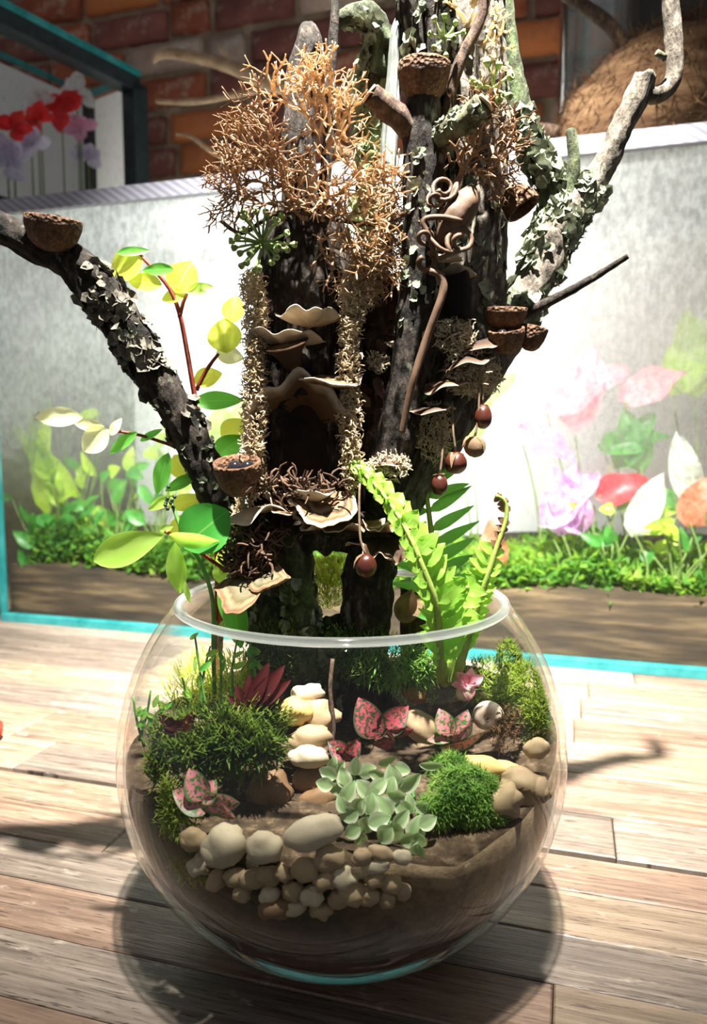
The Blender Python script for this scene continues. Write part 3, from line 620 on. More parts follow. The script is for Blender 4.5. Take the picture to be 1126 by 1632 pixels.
M['bark_green'] = bark('bark_lichened', [(0.3,(0.03,0.03,0.018)), (0.5,(0.09,0.085,0.05)), (0.7,(0.2,0.2,0.12))], (60,0.48,0.62,(0.19,0.23,0.11)))
M['bark_red'] = bark('bark_brown', [(0.3,(0.022,0.013,0.009)), (0.5,(0.06,0.036,0.023)), (0.7,(0.14,0.092,0.06))])
M['wood_cut'] = nmat('cut_wood', [(0.3,(0.30,0.20,0.11)), (0.7,(0.55,0.42,0.27))], scale=90, rough=0.8)
M['flake'] = nmat('lichen_flake', [(0.35,(0.10,0.115,0.07)), (0.65,(0.31,0.345,0.24))], scale=140, rough=0.9, bump=0.4, transl=0.1)
M['flake_dark'] = nmat('bark_flake', [(0.35,(0.045,0.04,0.03)), (0.65,(0.19,0.175,0.135))], scale=140, rough=0.9, bump=0.5)
def bpts(pl, step=0.0022): return catmull([(P(x, y, d), r*S(d)) for x, y, d, r in pl], step)
def branch(parent, name, pl, mat, seg=28, amp=0.12, freq=110, ridge=0.10, rfreq=3.2, rlow=28, step=0.0022, seed=1, mod=None, capnoise=0.5, **kw):
    mb = MB(); pr = bpts(pl, step); mb.tube(pr, seg, amp, freq, ridge, rfreq, rlow, seed, capnoise=capnoise, mod=mod, **kw); o = mb.build(name, mat, parent, **({} if parent else {})); return pr
def flakes(parent, pr, n, size, mat, seed=0, name='lichen_flakes', lo=0.0, hi=1.0, side=None, lift=0.6):
    r_ = random.Random(seed); mb = MB()
    for q in range(n):
        t = r_.uniform(lo, hi)*(len(pr)-1); i = min(int(t), len(pr)-2); c, r = pr[i]; T = (pr[i+1][0]-pr[i][0]).normalized(); N, B = perp(T)
        a = r_.uniform(0, 2*PI); d = N*math.cos(a)+B*math.sin(a)
        if side is not None and d.dot(side) < -0.2: continue
        if noise.noise((c+d*r)*60+Vector((seed,0,0))) < -0.12: continue
        nn = (d+rv(r_)*lift).normalized(); x, y = perp(nn); s_ = size*r_.uniform(0.4, 1.2); o = c+d*(r*1.02); ph = r_.uniform(0, 6); k = 7
        ctr = mb.add(o+nn*0.0002, 0, 0); rim = []
        for j in range(k):
            aa = 2*PI*j/k+ph; rr = s_*(0.6+0.5*r_.random()); rim.append(mb.add(o+x*(math.cos(aa)*rr)+y*(math.sin(aa)*rr)+nn*(s_*r_.uniform(0.05, 0.6)), 1, 0))
        for j in range(k): mb.f.append((ctr, rim[j], rim[(j+1)%k]))
    return mb.build(name, mat, parent, kind='stuff', smooth=False)

# hollow trunk of the "tree house"
tr_base = Vector(P(487,1080,0.02)); trunk = thing('hollow_trunk', tr_base, 'thick dark hollow bark trunk with an arched dark doorway, left of the trunks', 'driftwood')
cz0, cz1 = P(480,790,0.0).z, P(480,632,0.0).z; ccx = P(485,700,0.0).x
def door(p, a, L):
    if p.y < 0.012 and cz0-0.002 < p.z < cz1:
        t = (p.z-cz0)/(cz1-cz0); hw = 0.0165*math.sqrt(max(0, 1-max(0, (t-0.55)/0.45)**2))
        if abs(p.x-ccx) < hw: return -0.62
    return 0.0
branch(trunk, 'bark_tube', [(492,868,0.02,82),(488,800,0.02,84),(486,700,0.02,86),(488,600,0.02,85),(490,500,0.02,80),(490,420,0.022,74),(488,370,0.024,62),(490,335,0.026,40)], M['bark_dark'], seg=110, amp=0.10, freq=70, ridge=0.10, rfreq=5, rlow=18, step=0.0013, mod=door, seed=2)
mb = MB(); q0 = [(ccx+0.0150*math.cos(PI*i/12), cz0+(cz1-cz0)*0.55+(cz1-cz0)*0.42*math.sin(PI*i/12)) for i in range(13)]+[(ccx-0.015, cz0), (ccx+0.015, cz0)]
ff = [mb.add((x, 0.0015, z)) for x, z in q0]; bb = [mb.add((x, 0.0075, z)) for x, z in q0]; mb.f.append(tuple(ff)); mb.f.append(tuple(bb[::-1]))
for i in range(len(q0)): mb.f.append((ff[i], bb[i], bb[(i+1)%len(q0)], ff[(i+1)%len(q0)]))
mb.build('doorway_shade_panel', nmat('doorway_shade', [(0.3,(0.004,0.003,0.002)), (0.7,(0.018,0.010,0.006))], rough=0.9), trunk, smooth=False)  # near-black panel paints the shade inside the doorway
pr = branch(trunk, 'top_spike', [(488,380,0.024,30),(480,300,0.022,28),(474,220,0.02,24),(478,130,0.02,20),(492,75,0.02,22),(490,42,0.02,12)], M['bark_dark'], ridge=0.25, seed=3)
branch(trunk, 'thin_spike', [(512,330,0.0,10),(522,230,0.0,9),(527,120,0.0,8),(532,40,0.0,7),(536,-10,0.0,6)], M['bark_dark'], seg=12, seed=4)
pr = branch(trunk, 'root_leg', [(468,850,0.0,30),(474,920,0.0,28),(480,990,0.0,27),(478,1060,0.005,32),(476,1120,0.01,40)], M['bark_moss'], seed=5, amp=0.2)
flakes(trunk, pr, 260, 0.0035, M['flake'], 5)
pr = branch(trunk, 'root_leg', [(605,840,0.01,44),(592,900,0.01,40),(582,970,0.01,40),(575,1040,0.012,44),(580,1130,0.015,54)], M['bark_dark'], seed=6, amp=0.16)
pr = branch(trunk, 'root_leg', [(408,900,0.02,30),(425,960,0.02,34),(440,1030,0.02,46),(440,1110,0.02,56)], M['bark_moss'], seed=7, amp=0.2)
flakes(trunk, pr, 300, 0.004, M['flake_dark'], 7)
pr = branch(trunk, 'root_leg', [(520,985,0.03,40),(520,1030,0.025,54),(520,1120,0.02,60)], M['bark_moss'], seed=17, amp=0.2)
flakes(trunk, pr, 300, 0.0042, M['flake'], 17, side=Vector((0,-1,0)))
pr = branch(trunk, 'root_leg', [(655,930,0.03,18),(657,990,0.03,20),(662,1080,0.03,24)], M['bark_red'], seed=8)
branch(trunk, 'cross_bark', [(368,838,0.0,14),(420,836,-0.004,24),(500,838,-0.004,28),(570,838,-0.002,30),(640,830,0.01,24)], M['bark_dark'], seed=9, amp=0.25, flat=0.7)
branch(trunk, 'inner_bark', [(600,800,0.012,34),(610,700,0.014,36),(612,600,0.018,34),(610,520,0.02,30),(612,440,0.024,22)], M['bark_red'], seed=10, amp=0.22, ridge=0.2)

# left reaching branch
lb = thing('reaching_branch', P(345,800,0.0), 'thick rough branch reaching up to the left edge, holding an acorn cup', 'branch')
pr = branch(lb, 'branch_wood', [(400,850,0.02,22),(356,810,0.012,30),(330,755,0.006,28),(290,668,0.0,27),(235,580,-0.004,28),(195,515,-0.006,31),(150,452,-0.01,32),(105,412,-0.012,28),(50,388,-0.014,24),(0,362,-0.016,22),(-60,335,-0.018,20)], M['bark_dark'], seg=36, amp=0.16, ridge=0.14, seed=11)
flakes(lb, pr, 560, 0.0042, M['flake_dark'], 11, lo=0.30, hi=0.72); flakes(lb, pr, 300, 0.0024, M['flake'], 12, lo=0.0, hi=0.62, name='pale_lichen_flakes')

# upright dark stick with two cut stubs
us = thing('forked_upright_stick', P(640,720,0.0), 'dark upright stick with two sawn side stubs and an acorn cup on top', 'branch')
pr = branch(us, 'stick', [(606,830,0.004,26),(616,760,-0.002,30),(632,690,-0.006,30),(648,610,-0.008,29),(660,520,-0.01,28),(667,420,-0.012,26),(669,310,-0.012,25),(670,220,-0.012,28),(674,155,-0.012,26)], M['bark_dark'], seg=34, amp=0.10, ridge=0.12, seed=12)
flakes(us, pr, 160, 0.0032, M['flake'], 13, lo=0.45, hi=0.9)
st = branch(us, 'side_stub', [(664,225,-0.012,17),(640,190,-0.016,18),(612,170,-0.02,18),(590,150,-0.024,18)], M['bark_red'], seg=20, seed=13, capnoise=0.2)
pr = branch(us, 'side_stub', [(690,222,-0.014,15),(715,208,-0.018,18),(745,190,-0.022,19),(772,166,-0.028,18)], M['bark_green'], seg=20, seed=14, capnoise=0.2)
flakes(us, pr, 120, 0.0025, M['flake'], 14)
for pos, d, r in (((588,149,-0.0242), Vector((-1,-0.25,0.8)), 15), ((774,164,-0.0285), Vector((1,-0.25,0.9)), 15)):
    mb = MB(); c = P(*pos); mb.tube([(c-d.normalized()*0.0006, r*S(-0.02)), (c+d.normalized()*0.0006, r*S(-0.02)*0.97)], 18, amp=0.08, freq=300); so = mb.build('sawn_end', M['wood_cut'], us); so.parent = [c_ for c_ in us.children if c_.name.startswith('side_stub')][0 if r == 15 and d.x < 0 else 1]

# weathered slab, thick right trunk, dark slabs
ws = MB(); pr = bpts([(612,420,0.012,20),(616,330,0.012,23),(620,230,0.012,24),(628,130,0.012,22),(632,60,0.012,20),(634,30,0.012,8)]); ws.tube(pr, 40, 0.08, 90, 0.35, 6, 6, 15, flat=0.5); ws.build('weathered_wood_piece', M['bark_pale'], label='pale grey-green weathered wood slab standing behind the dark stick', cat='driftwood')
rt = thing('right_trunk', P(735,760,0.03), 'tall thick grey-brown bark trunk on the right, running out of the top', 'driftwood')
pr = branch(rt, 'trunk_bark', [(612,850,0.014,34),(636,800,0.016,34),(668,735,0.022,40),(706,665,0.028,46),(738,560,0.03,50),(748,460,0.032,50),(752,340,0.032,50),(748,220,0.034,52),(742,100,0.034,54),(736,-30,0.034,56)], M['bark_grey'], seg=64, amp=0.12, freq=70, ridge=0.28, rfreq=4.5, rlow=14, seed=16)
flakes(rt, pr, 420, 0.0045, M['flake'], 16, lo=0.2, side=Vector((0,-1,0)))
branch(rt, 'hollow_shade', [(722,505,-0.004,24),(724,470,-0.004,26),(722,440,-0.004,24)], nmat('hollow_shade_black', [(0.3,(0.004,0.003,0.003)),(0.7,(0.012,0.01,0.008))], rough=1.0), seed=1, amp=0.05)  # solid near-black plug painted in for the shade of a hollow
ds = MB(); pr = bpts([(688,330,0.012,22),(690,220,0.01,28),(686,100,0.006,38),(680,20,0.004,40),(676,-30,0.004,42)]); ds.tube(pr, 44, 0.14, 80, 0.3, 4, 16, 18); dso = ds.build('dark_bark_piece', M['bark_dark'], label='dark furrowed bark slab behind the acorn cup at the top', cat='driftwood')
mb = MB(); pr2 = bpts([(690,420,0.01,16),(690,300,0.0,14),(712,180,-0.004,9),(728,110,-0.006,9),(765,30,-0.006,8),(775,-20,-0.006,8)]); mb.tube(pr2, 14, 0.1, 120, 0.1, seed=19); mb.build('bare_twig', M['bark_red'], label='thin brown twig rising behind the stub at the upper right', cat='twig')
flakes(dso, [(q[0]-WL[dso.name]*0, q[1]) for q in pr], 240, 0.004, M['flake'], 19, side=Vector((0,-1,0)))
mb = MB(); pr = bpts([(600,120,0.02,16),(604,70,0.018,20),(592,30,0.014,20),(562,24,0.012,15),(538,36,0.01,10)]); mb.tube(pr, 26, 0.3, 120, 0.1, seed=20); o = mb.build('lichened_hook_branch', M['bark_moss'], label='short hooked branch crusted with green lichen at the top', cat='branch'); flakes(o, pr, 240, 0.004, M['flake'], 20)
mb = MB(); pr = bpts([(588,560,0.03,18),(586,440,0.03,16),(584,350,0.03,16),(590,250,0.03,16),(590,160,0.028,16),(596,90,0.026,14)]); mb.tube(pr, 22, 0.3, 120, 0.1, seed=21); o = mb.build('leafy_lichen_stick', M['bark_green'], label='stick covered in curled green lichen left of the pale slab', cat='branch'); flakes(o, pr, 520, 0.0062, nmat('leafy_lichen', [(0.3,(0.14,0.18,0.08)),(0.7,(0.42,0.47,0.27))], scale=100, rough=0.8, transl=0.25), 21, lift=1.0)

# forked branch at the right with a hooked tip
yb = thing('forked_branch', P(720,690,0.04), 'lichen-crusted forked branch on the right with a hooked tip', 'branch')
pr = branch(yb, 'main_limb', [(668,735,0.03,34),(705,690,0.032,32),(752,622,0.036,28),(800,552,0.04,26),(838,480,0.042,28),(862,420,0.044,32),(884,372,0.046,34),(915,330,0.046,26),(952,282,0.046,20),(985,215,0.044,17),(1012,160,0.042,18),(1028,118,0.04,16)], M['bark_grey'], seg=36, amp=0.15, ridge=0.12, seed=22)
flakes(yb, pr, 520, 0.0048, M['flake'], 22, lo=0.35, hi=0.76)
pr = branch(yb, 'left_limb', [(884,385,0.046,30),(888,340,0.048,26),(876,290,0.048,22),(852,245,0.046,21),(832,195,0.044,18),(818,120,0.042,15),(806,40,0.04,14),(800,-30,0.04,14)], M['bark_moss'], seg=26, amp=0.14, seed=23)
flakes(yb, pr, 320, 0.0045, M['flake'], 23, lo=0.0, hi=0.55)
branch(yb, 'short_stub', [(896,335,0.044,14),(910,290,0.042,11),(914,250,0.04,9),(908,206,0.04,7)], M['bark_moss'], seg=16, seed=24)
branch(yb, 'hooked_tip', [(1022,140,0.042,12),(1040,152,0.042,13),(1062,142,0.042,13),(1074,112,0.042,13),(1072,60,0.042,13),(1068,0,0.042,13),(1066,-40,0.042,13)], M['bark_grey'], seg=20, amp=0.1, ridge=0.05, seed=25)
branch(yb, 'twig_tip', [(1058,92,0.036,5),(1046,84,0.034,5)], M['bark_green'], seg=8, seed=25)
mb = MB(); pr = bpts([(820,508,0.03,9),(852,492,0.02,8),(900,468,0.015,7),(940,446,0.01,6),(1000,408,0.0,4)]); mb.tube(pr, 12, 0.15, 200, 0.1, seed=26); mb.build('thin_stick', M['bark_dark'], label='thin dark stick pointing up to the right from the acorn cups', cat='twig')
mb = MB(); mb.line([P(x,y,-0.02) for x,y in ((352,352),(385,372),(430,346),(480,340),(540,352),(600,358),(632,348),(655,338))], 0.0011, 0.0009, seg=6, step=0.003, amp=0.2, freq=200); mb.build('wiry_stem', M['bark_red'], label='thin dark wiry stem stretched across the tan antler lichen', cat='twig')
mb = MB(); mb.tube(bpts([(600,860,0.02,20),(560,740,0.03,14),(585,690,0.035,12),(640,600,0.04,10)]), 12, 0.15, 100); mb.build('inner_twig', M['bark_dark'], label='dark slanting twig between hollow trunk and upright stick', cat='twig')

# driftwood twigs lying on the tank lid, far behind
M['drift'] = nmat('pale_driftwood', [(0.3,(0.22,0.13,0.07)), (0.7,(0.46,0.32,0.2))], scale=60, rough=0.8, stretch=(1,1,1))
def vpts(pl): return catmull([(PV(x, y, v), r*((PV(x,y,v)-CAM).dot(FWD)/FPX)) for x, y, v, r in pl], 0.006)
t = thing('driftwood_branch', PV(560,300,0.66), 'long bare tan driftwood branch lying on the tank lid', 'branch')
for nm, pl in (('limb', [(242,98,0.60,5),(262,84,0.60,8),(330,96,0.61,9),(380,112,0.62,10),(430,134,0.63,11),(500,146,0.64,11),(580,160,0.66,11),(680,220,0.70,12),(800,290,0.74,12)]), ('twig', [(248,162,0.60,3),(310,162,0.61,5),(370,152,0.62,5),(412,144,0.63,4)]), ('twig', [(348,74,0.60,2),(358,88,0.61,3),(366,100,0.62,4)]), ('twig', [(280,214,0.62,2),(305,218,0.62,3),(345,246,0.63,4),(400,262,0.65,4)]), ('twig', [(520,225,0.64,4),(560,245,0.66,5),(600,265,0.68,5)])):
    mb = MB(); mb.tube(vpts(pl), 12, 0.12, 40, 0.1); mb.build(nm, M['drift'], t)
mb = MB(); mb.tube(vpts([(880,-20,0.62,9),(930,10,0.60,10),(975,45,0.59,11),(1002,90,0.585,10)]), 12, 0.1, 40); mb.build('brown_branch', M['bark_red'], label='dark brown branch slanting down to the coconut husk', cat='branch')
mb = MB(); mb.tube(vpts([(840,205,0.60,10),(880,210,0.58,11),(925,225,0.57,7)]), 12, 0.1, 40); mb.build('brown_branch', M['bark_red'], label='short brown branch resting on the lid left of the coconut husk', cat='branch')
# ------------------------------------------------------------------ shelf fungi
def fung(name, bands, under, scale=140):
    kd = 0.8 if 'cream' in name else 0.55; bands = [(p, tuple(x*(kd if p < 0.95 else 0.85) for x in c)) for p, c in bands]; under = [(p, tuple(x*(kd*0.9 if p < 0.95 else 0.7) for x in c)) for p, c in under]
    m, nt, out = nodes(name); L = nt.links.new
    ak = N_(nt, 'ShaderNodeAttribute', attribute_name='k'); al = N_(nt, 'ShaderNodeAttribute', attribute_name='l')
    co = coords(nt); nz = N_(nt, 'ShaderNodeTexNoise', i_Scale=scale, i_Detail=6.0, i_Roughness=0.65); L(co, nz.inputs['Vector'])
    ma = N_(nt, 'ShaderNodeMath', operation='MULTIPLY_ADD', i_1=0.16, i_2=-0.08); L(nz.outputs['Fac'], ma.inputs[0]); ad = N_(nt, 'ShaderNodeMath', operation='ADD'); L(ma.outputs[0], ad.inputs[0]); L(ak.outputs['Fac'], ad.inputs[1])
    top = ramp(nt, bands, ad.outputs[0]); und = ramp(nt, under, ad.outputs[0])
    lt = N_(nt, 'ShaderNodeMath', operation='LESS_THAN', i_1=-0.5); L(al.outputs['Fac'], lt.inputs[0]); c = mixc(nt, lt.outputs[0], top, und)
    c = mixc(nt, 0.5, c, ramp(nt, [(0.3,(0.6,0.58,0.55)), (0.65,(1.1,1.1,1.1))], nz.outputs['Fac']), 'MULTIPLY')
    b = N_(nt, 'ShaderNodeBsdfPrincipled', i_Roughness=0.8); L(c, b.inputs['Base Color']); b.inputs['Specular IOR Level'].default_value = 0.2
    bp = N_(nt, 'ShaderNodeBump', i_Strength=0.5, i_Distance=0.001); L(nz.outputs['Fac'], bp.inputs['Height']); L(bp.outputs[0], b.inputs['Normal'])
    tl = nt.nodes.new('ShaderNodeBsdfTranslucent'); L(c, tl.inputs[0]); mx = N_(nt, 'ShaderNodeMixShader', i_0=0.22); L(b.outputs[0], mx.inputs[1]); L(tl.outputs[0], mx.inputs[2]); L(mx.outputs[0], out.inputs[0]); return m
CR = (0.74,0.62,0.45); BRN = (0.25,0.13,0.06); TAN = (0.50,0.33,0.18); DK = (0.09,0.05,0.03)
FM = {'cream': fung('fungus_cream', [(0.0,TAN),(0.5,(0.62,0.48,0.31)),(0.9,CR),(1.0,(0.85,0.76,0.6))], [(0,(0.55,0.4,0.25)),(1,CR)]),
      'band': fung('fungus_banded', [(0.0,BRN),(0.2,TAN),(0.34,BRN),(0.48,(0.55,0.40,0.24)),(0.60,DK),(0.72,TAN),(0.82,BRN),(0.9,CR),(1.0,(0.8,0.68,0.5))], [(0,TAN),(0.6,(0.30,0.16,0.08)),(0.85,TAN),(1,CR)]),
      'brown': fung('fungus_brown', [(0.0,DK),(0.5,BRN),(0.88,(0.36,0.21,0.11)),(1.0,CR)], [(0,BRN),(0.7,(0.36,0.2,0.1)),(1,CR)]),
      'dark': fung('fungus_dark', [(0.0,(0.03,0.02,0.014)),(0.7,(0.10,0.06,0.04)),(0.93,(0.22,0.13,0.08)),(1.0,(0.72,0.58,0.42))], [(0,DK),(0.8,BRN),(1,CR)]),
      'olive': fung('fungus_olive', [(0.0,(0.20,0.18,0.11)),(0.4,(0.33,0.30,0.18)),(0.6,(0.22,0.17,0.08)),(0.75,(0.46,0.38,0.22)),(0.9,(0.30,0.15,0.07)),(1.0,(0.5,0.3,0.17))], [(0,(0.3,0.2,0.1)),(1,(0.45,0.28,0.15))])}
def fungus(px, py, W, D, mat, label, y=-0.014, out=(0,-1,0.0), up=(0,0,1), ruf=0.10, rk=5, curl=0.05, seed=0, th=0.0026, name='shelf_fungus', **kw):
    """centre of the visible shelf in pixels; the root lies D/2 behind"""
    s_ = S(y); o = Vector(out).normalized(); c = P(px, py, y) - o*(D*s_*0.3)
    mb = MB(); mb.bracket(c, o, up, W*s_, D*s_, th, ruf, rk, curl, seed, **kw); return mb.build(name, FM[mat], label=label, cat='fungus', group='shelf fungi on the driftwood')
fungus(495,505,104,58,'cream','cream ruffled shelf fungus, topmost on the front of the hollow trunk',y=-0.022,out=(0.1,-1,0.12),ruf=0.07,rk=6,seed=2.4)
mb = MB(); s_ = S(-0.022); c = P(455,543,-0.028)
mb.bracket(c+Vector((0,0.014,0.002)), (0,-1,0.02), (0.06,0,1), 112*s_, 62*s_, 0.0022, 0.07, 4, 0.10, 2); t = thing('stalked_fungus', P(470,600,-0.012), 'flat cream fungus on a brown funnel stalk on the hollow trunk', 'fungus', 'shelf fungi on the driftwood')
mb.build('cap', FM['cream'], t)
mb = MB(); mb.tube(catmull([(P(474,602,-0.012), 11*s_), (P(466,580,-0.018), 14*s_), (P(460,562,-0.024), 22*s_), (P(456,549,-0.026), 36*s_)], 0.001), 20, 0.06, 150); mb.build('stalk', FM['brown'], t)
fungus(532,602,104,56,'band','striped tan shelf fungus at the right side of the hollow trunk',y=-0.02,out=(0.25,-1,-0.34),ruf=0.06,rk=3,curl=0.0,seed=3,th=0.004)
# hood over the doorway
mb = MB(); s_ = S(-0.02); G = []
for i in range(37):
    a = PI*(0.02+0.96*i/36); row = []
    for j in range(9):
        q = j/8; rx = (50+36*q)*s_*(1+0.06*math.sin(a*5+1)); rz_ = (58+30*q)*s_*(1+0.08*math.sin(a*4+2)+0.1*math.sin(a*9)*q)
        c0 = P(480,700,0.0); row.append(c0+Vector((math.cos(a)*rx*1.02, 0.002-q*0.024, math.sin(a)*rz_*0.98+0.004*q)))
    G.append(row)
ids = [[[mb.add(p+Vector((0,0,0)) - (Vector((math.cos(PI*i/36),0,math.sin(PI*i/36)))*0.0018*sd), j/8, (i/36 if not sd else -1-i/36)) for j, p in enumerate(row)] for i, row in enumerate(G)] for sd in (0, 1)]
for i in range(36):
    for j in range(8): mb.f += [(ids[0][i][j], ids[0][i+1][j], ids[0][i+1][j+1], ids[0][i][j+1]), (ids[1][i][j], ids[1][i][j+1], ids[1][i+1][j+1], ids[1][i+1][j])]
    mb.f.append((ids[0][i][8], ids[0][i+1][8], ids[1][i+1][8], ids[1][i][8]))
mb.build('door_hood_fungus', FM['brown'], label='brown folded fungus arching like a hood over the dark doorway', cat='fungus', group='shelf fungi on the driftwood')
fungus(412,806,120,70,'cream','tan curved shelf fungus beside the left acorn cup, below the doorway',y=-0.02,out=(-0.35,-1,0.05),up=(-0.15,0.1,1),ruf=0.14,rk=3,curl=-0.25,seed=5)
fungus(452,806,70,66,'brown','small brown folded fungus right of the tan curved shelf',y=-0.022,out=(-0.1,-1,-0.1),up=(0.4,0,1),ruf=0.12,rk=3,seed=15)
fungus(514,800,116,84,'band','concentric banded fungus facing front just below the doorway',y=-0.026,out=(0.08,-0.75,-0.62),ruf=0.06,rk=4,curl=0.05,seed=6,th=0.003)
fungus(498,786,76,30,'cream','cream curled lip fungus above the banded fungus',y=-0.03,out=(-0.3,-1,0.15),ruf=0.1,rk=3,seed=16)
fungus(618,722,84,56,'dark','dark domed fungus with a pale edge on the upright stick',y=-0.012,out=(0.1,-1,-0.06),ruf=0.05,rk=2,curl=-0.35,seed=7)
fungus(598,760,76,48,'dark','thin dark shelf below the dome-shaped fungus',y=-0.016,out=(0,-1,0.06),ruf=0.06,rk=3,curl=-0.1,seed=8)
fungus(392,938,104,84,'olive','olive brown two-lobed fungus hanging over the bowl rim',y=-0.035,out=(-0.45,-0.85,-0.5),ruf=0.06,rk=3,seed=9,th=0.004,lobes=0.1)
fungus(428,922,66,60,'olive','small grey-green lobe beside the olive brown fungus',y=-0.036,out=(0.6,-0.8,-0.1),up=(-0.55,0,1),ruf=0.08,rk=3,seed=10,th=0.004)
fungus(545,834,150,46,'brown','frilled brown shelf fungus spanning the two root legs',y=-0.02,out=(0.05,-1,-0.24),ruf=0.16,rk=8,seed=11,lobes=0.12)
fungus(615,868,120,72,'dark','dark frilly fungus with pale wavy edge at the right leg',y=-0.018,out=(0.35,-0.9,-0.48),ruf=0.15,rk=8,seed=12,lobes=0.14)
fungus(606,838,70,44,'brown','small curled brown fungus above the dark frilly fungus',y=-0.02,out=(0.4,-1,-0.1),ruf=0.16,rk=6,seed=13)
fungus(716,436,84,44,'cream','cream flat fungus above the dark hollow of the right trunk',y=0.004,out=(0.1,-1,0.1),ruf=0.08,rk=4,seed=14)
fungus(704,532,92,60,'brown','brown arched fungus beside the pale lichen tuft on the right trunk',y=0.0,out=(-0.1,-1,-0.30),up=(-0.35,0,1),ruf=0.06,rk=3,curl=-0.1,seed=17)
fungus(768,540,84,50,'dark','dark shelf fungus under the lower acorn cups on the right',y=-0.004,out=(0.3,-1,-0.1),up=(-0.35,0,1),ruf=0.06,rk=3,curl=-0.2,seed=18)
fungus(742,566,90,54,'dark','dark curved fungus from which the pods hang on a stem',y=-0.008,out=(0.1,-1,-0.1),up=(-0.25,0,1),ruf=0.06,rk=3,curl=-0.25,seed=19)
fungus(704,606,92,56,'brown','reddish brown fungus midway down the right trunk',y=-0.008,out=(0.0,-1,-0.12),up=(-0.2,0,1),ruf=0.06,rk=3,curl=-0.2,seed=20)
fungus(682,648,88,46,'dark','thin brown fungus, lowest on the right trunk',y=-0.012,out=(0.1,-1,-0.04),up=(-0.12,0,1),ruf=0.06,rk=3,curl=-0.15,seed=21)
fungus(630,545,34,36,'cream','small cream fungus left of the dark upright stick',y=0.0,out=(-0.5,-1,-0.5),ruf=0.08,rk=3,seed=22)
fungus(708,408,60,40,'cream','pale fungus stub below the curly tendrils',y=-0.01,out=(0.3,-1,-0.5),ruf=0.08,rk=3,seed=23)
# ------------------------------------------------------------------ acorn cups and berries
m = nmat('acorn_scales', [(0.3,(0.085,0.038,0.017)), (0.7,(0.21,0.115,0.06))], scale=200, rough=0.85, bump=1.0, bdist=0.0012, voro=520)
M['acorn'] = m
M['berry'] = nmat('black_berry', [(0.3,(0.006,0.006,0.008)), (0.7,(0.015,0.014,0.018))], rough=0.12, bump=0, spec=0.7)
CUP = []
def acorn(px, py, W, H, y, tilt, label, berries=()):
    s_ = S(y); c = P(px, py, y); ax = Vector(tilt).normalized(); R_ = W*0.5*s_; h = H*s_; c = c-ax*(h*0.5)
    pr = [(0.05*R_, 0.0)]+[(R_*math.sin(PI/2*t)**0.8, h*(1-math.cos(PI/2*t)**1.0)) for t in (0.12,0.25,0.4,0.55,0.7,0.85,1.0)]+[(R_*0.98, h*1.04), (R_*0.86, h*1.03)]+[(R_*0.86*math.sin(PI/2*t), h*(1.03-0.80*math.cos(PI/2*t))) for t in (0.8,0.6,0.4,0.2,0.02)]
    mb = MB(); mb.lathe(c, ax, pr, 36, amp=R_*0.05, freq=900)
    o = mb.build('acorn_cup', M['acorn'], label=label, cat='acorn cup', group='acorn cups on the branches')
    for i, (bx, by, br_) in enumerate(berries):
        m2 = MB(); m2.blob(P(bx, by, y-0.003*(i % 2)), (br_*s_,)*3, nu=16, nv=10); m2.build('black_berry', M['berry'], label=(('leftmost ','rightmost ','front ')[i] if len(berries) > 1 else '')+'glossy black berry in the '+label.split(',')[0], cat='berry', group='black berries in acorn cups')
acorn(84,376,86,48,-0.022,(0.12,-0.12,1),'acorn cup on the far left branch, tilted to the glass',[(70,352,7),(92,350,7)])
acorn(674,136,80,54,-0.014,(0.03,-0.05,1),'acorn cup on top of the dark upright stick')
acorn(380,764,76,56,-0.03,(-0.05,-0.32,1),'acorn cup holding black berries beside the doorway, left',[(374,746,12),(394,746,12),(384,754,11)])
acorn(822,316,56,40,0.01,(0.5,-0.2,-0.8),'acorn cup glued sideways to the upper right trunk')
acorn(804,509,68,32,0.0,(0.02,-0.1,1),'acorn cup at the foot of the thin dark stick, uppermost of three',[(789,495,9),(806,493,9)])
acorn(808,545,56,38,-0.006,(-0.15,-0.3,1),'acorn cup in the middle of the lower right three',[(812,532,10),(800,534,9)])
acorn(846,541,44,36,0.004,(0.25,-0.05,1),'acorn cup farthest right of the lower three',[(852,525,6)])
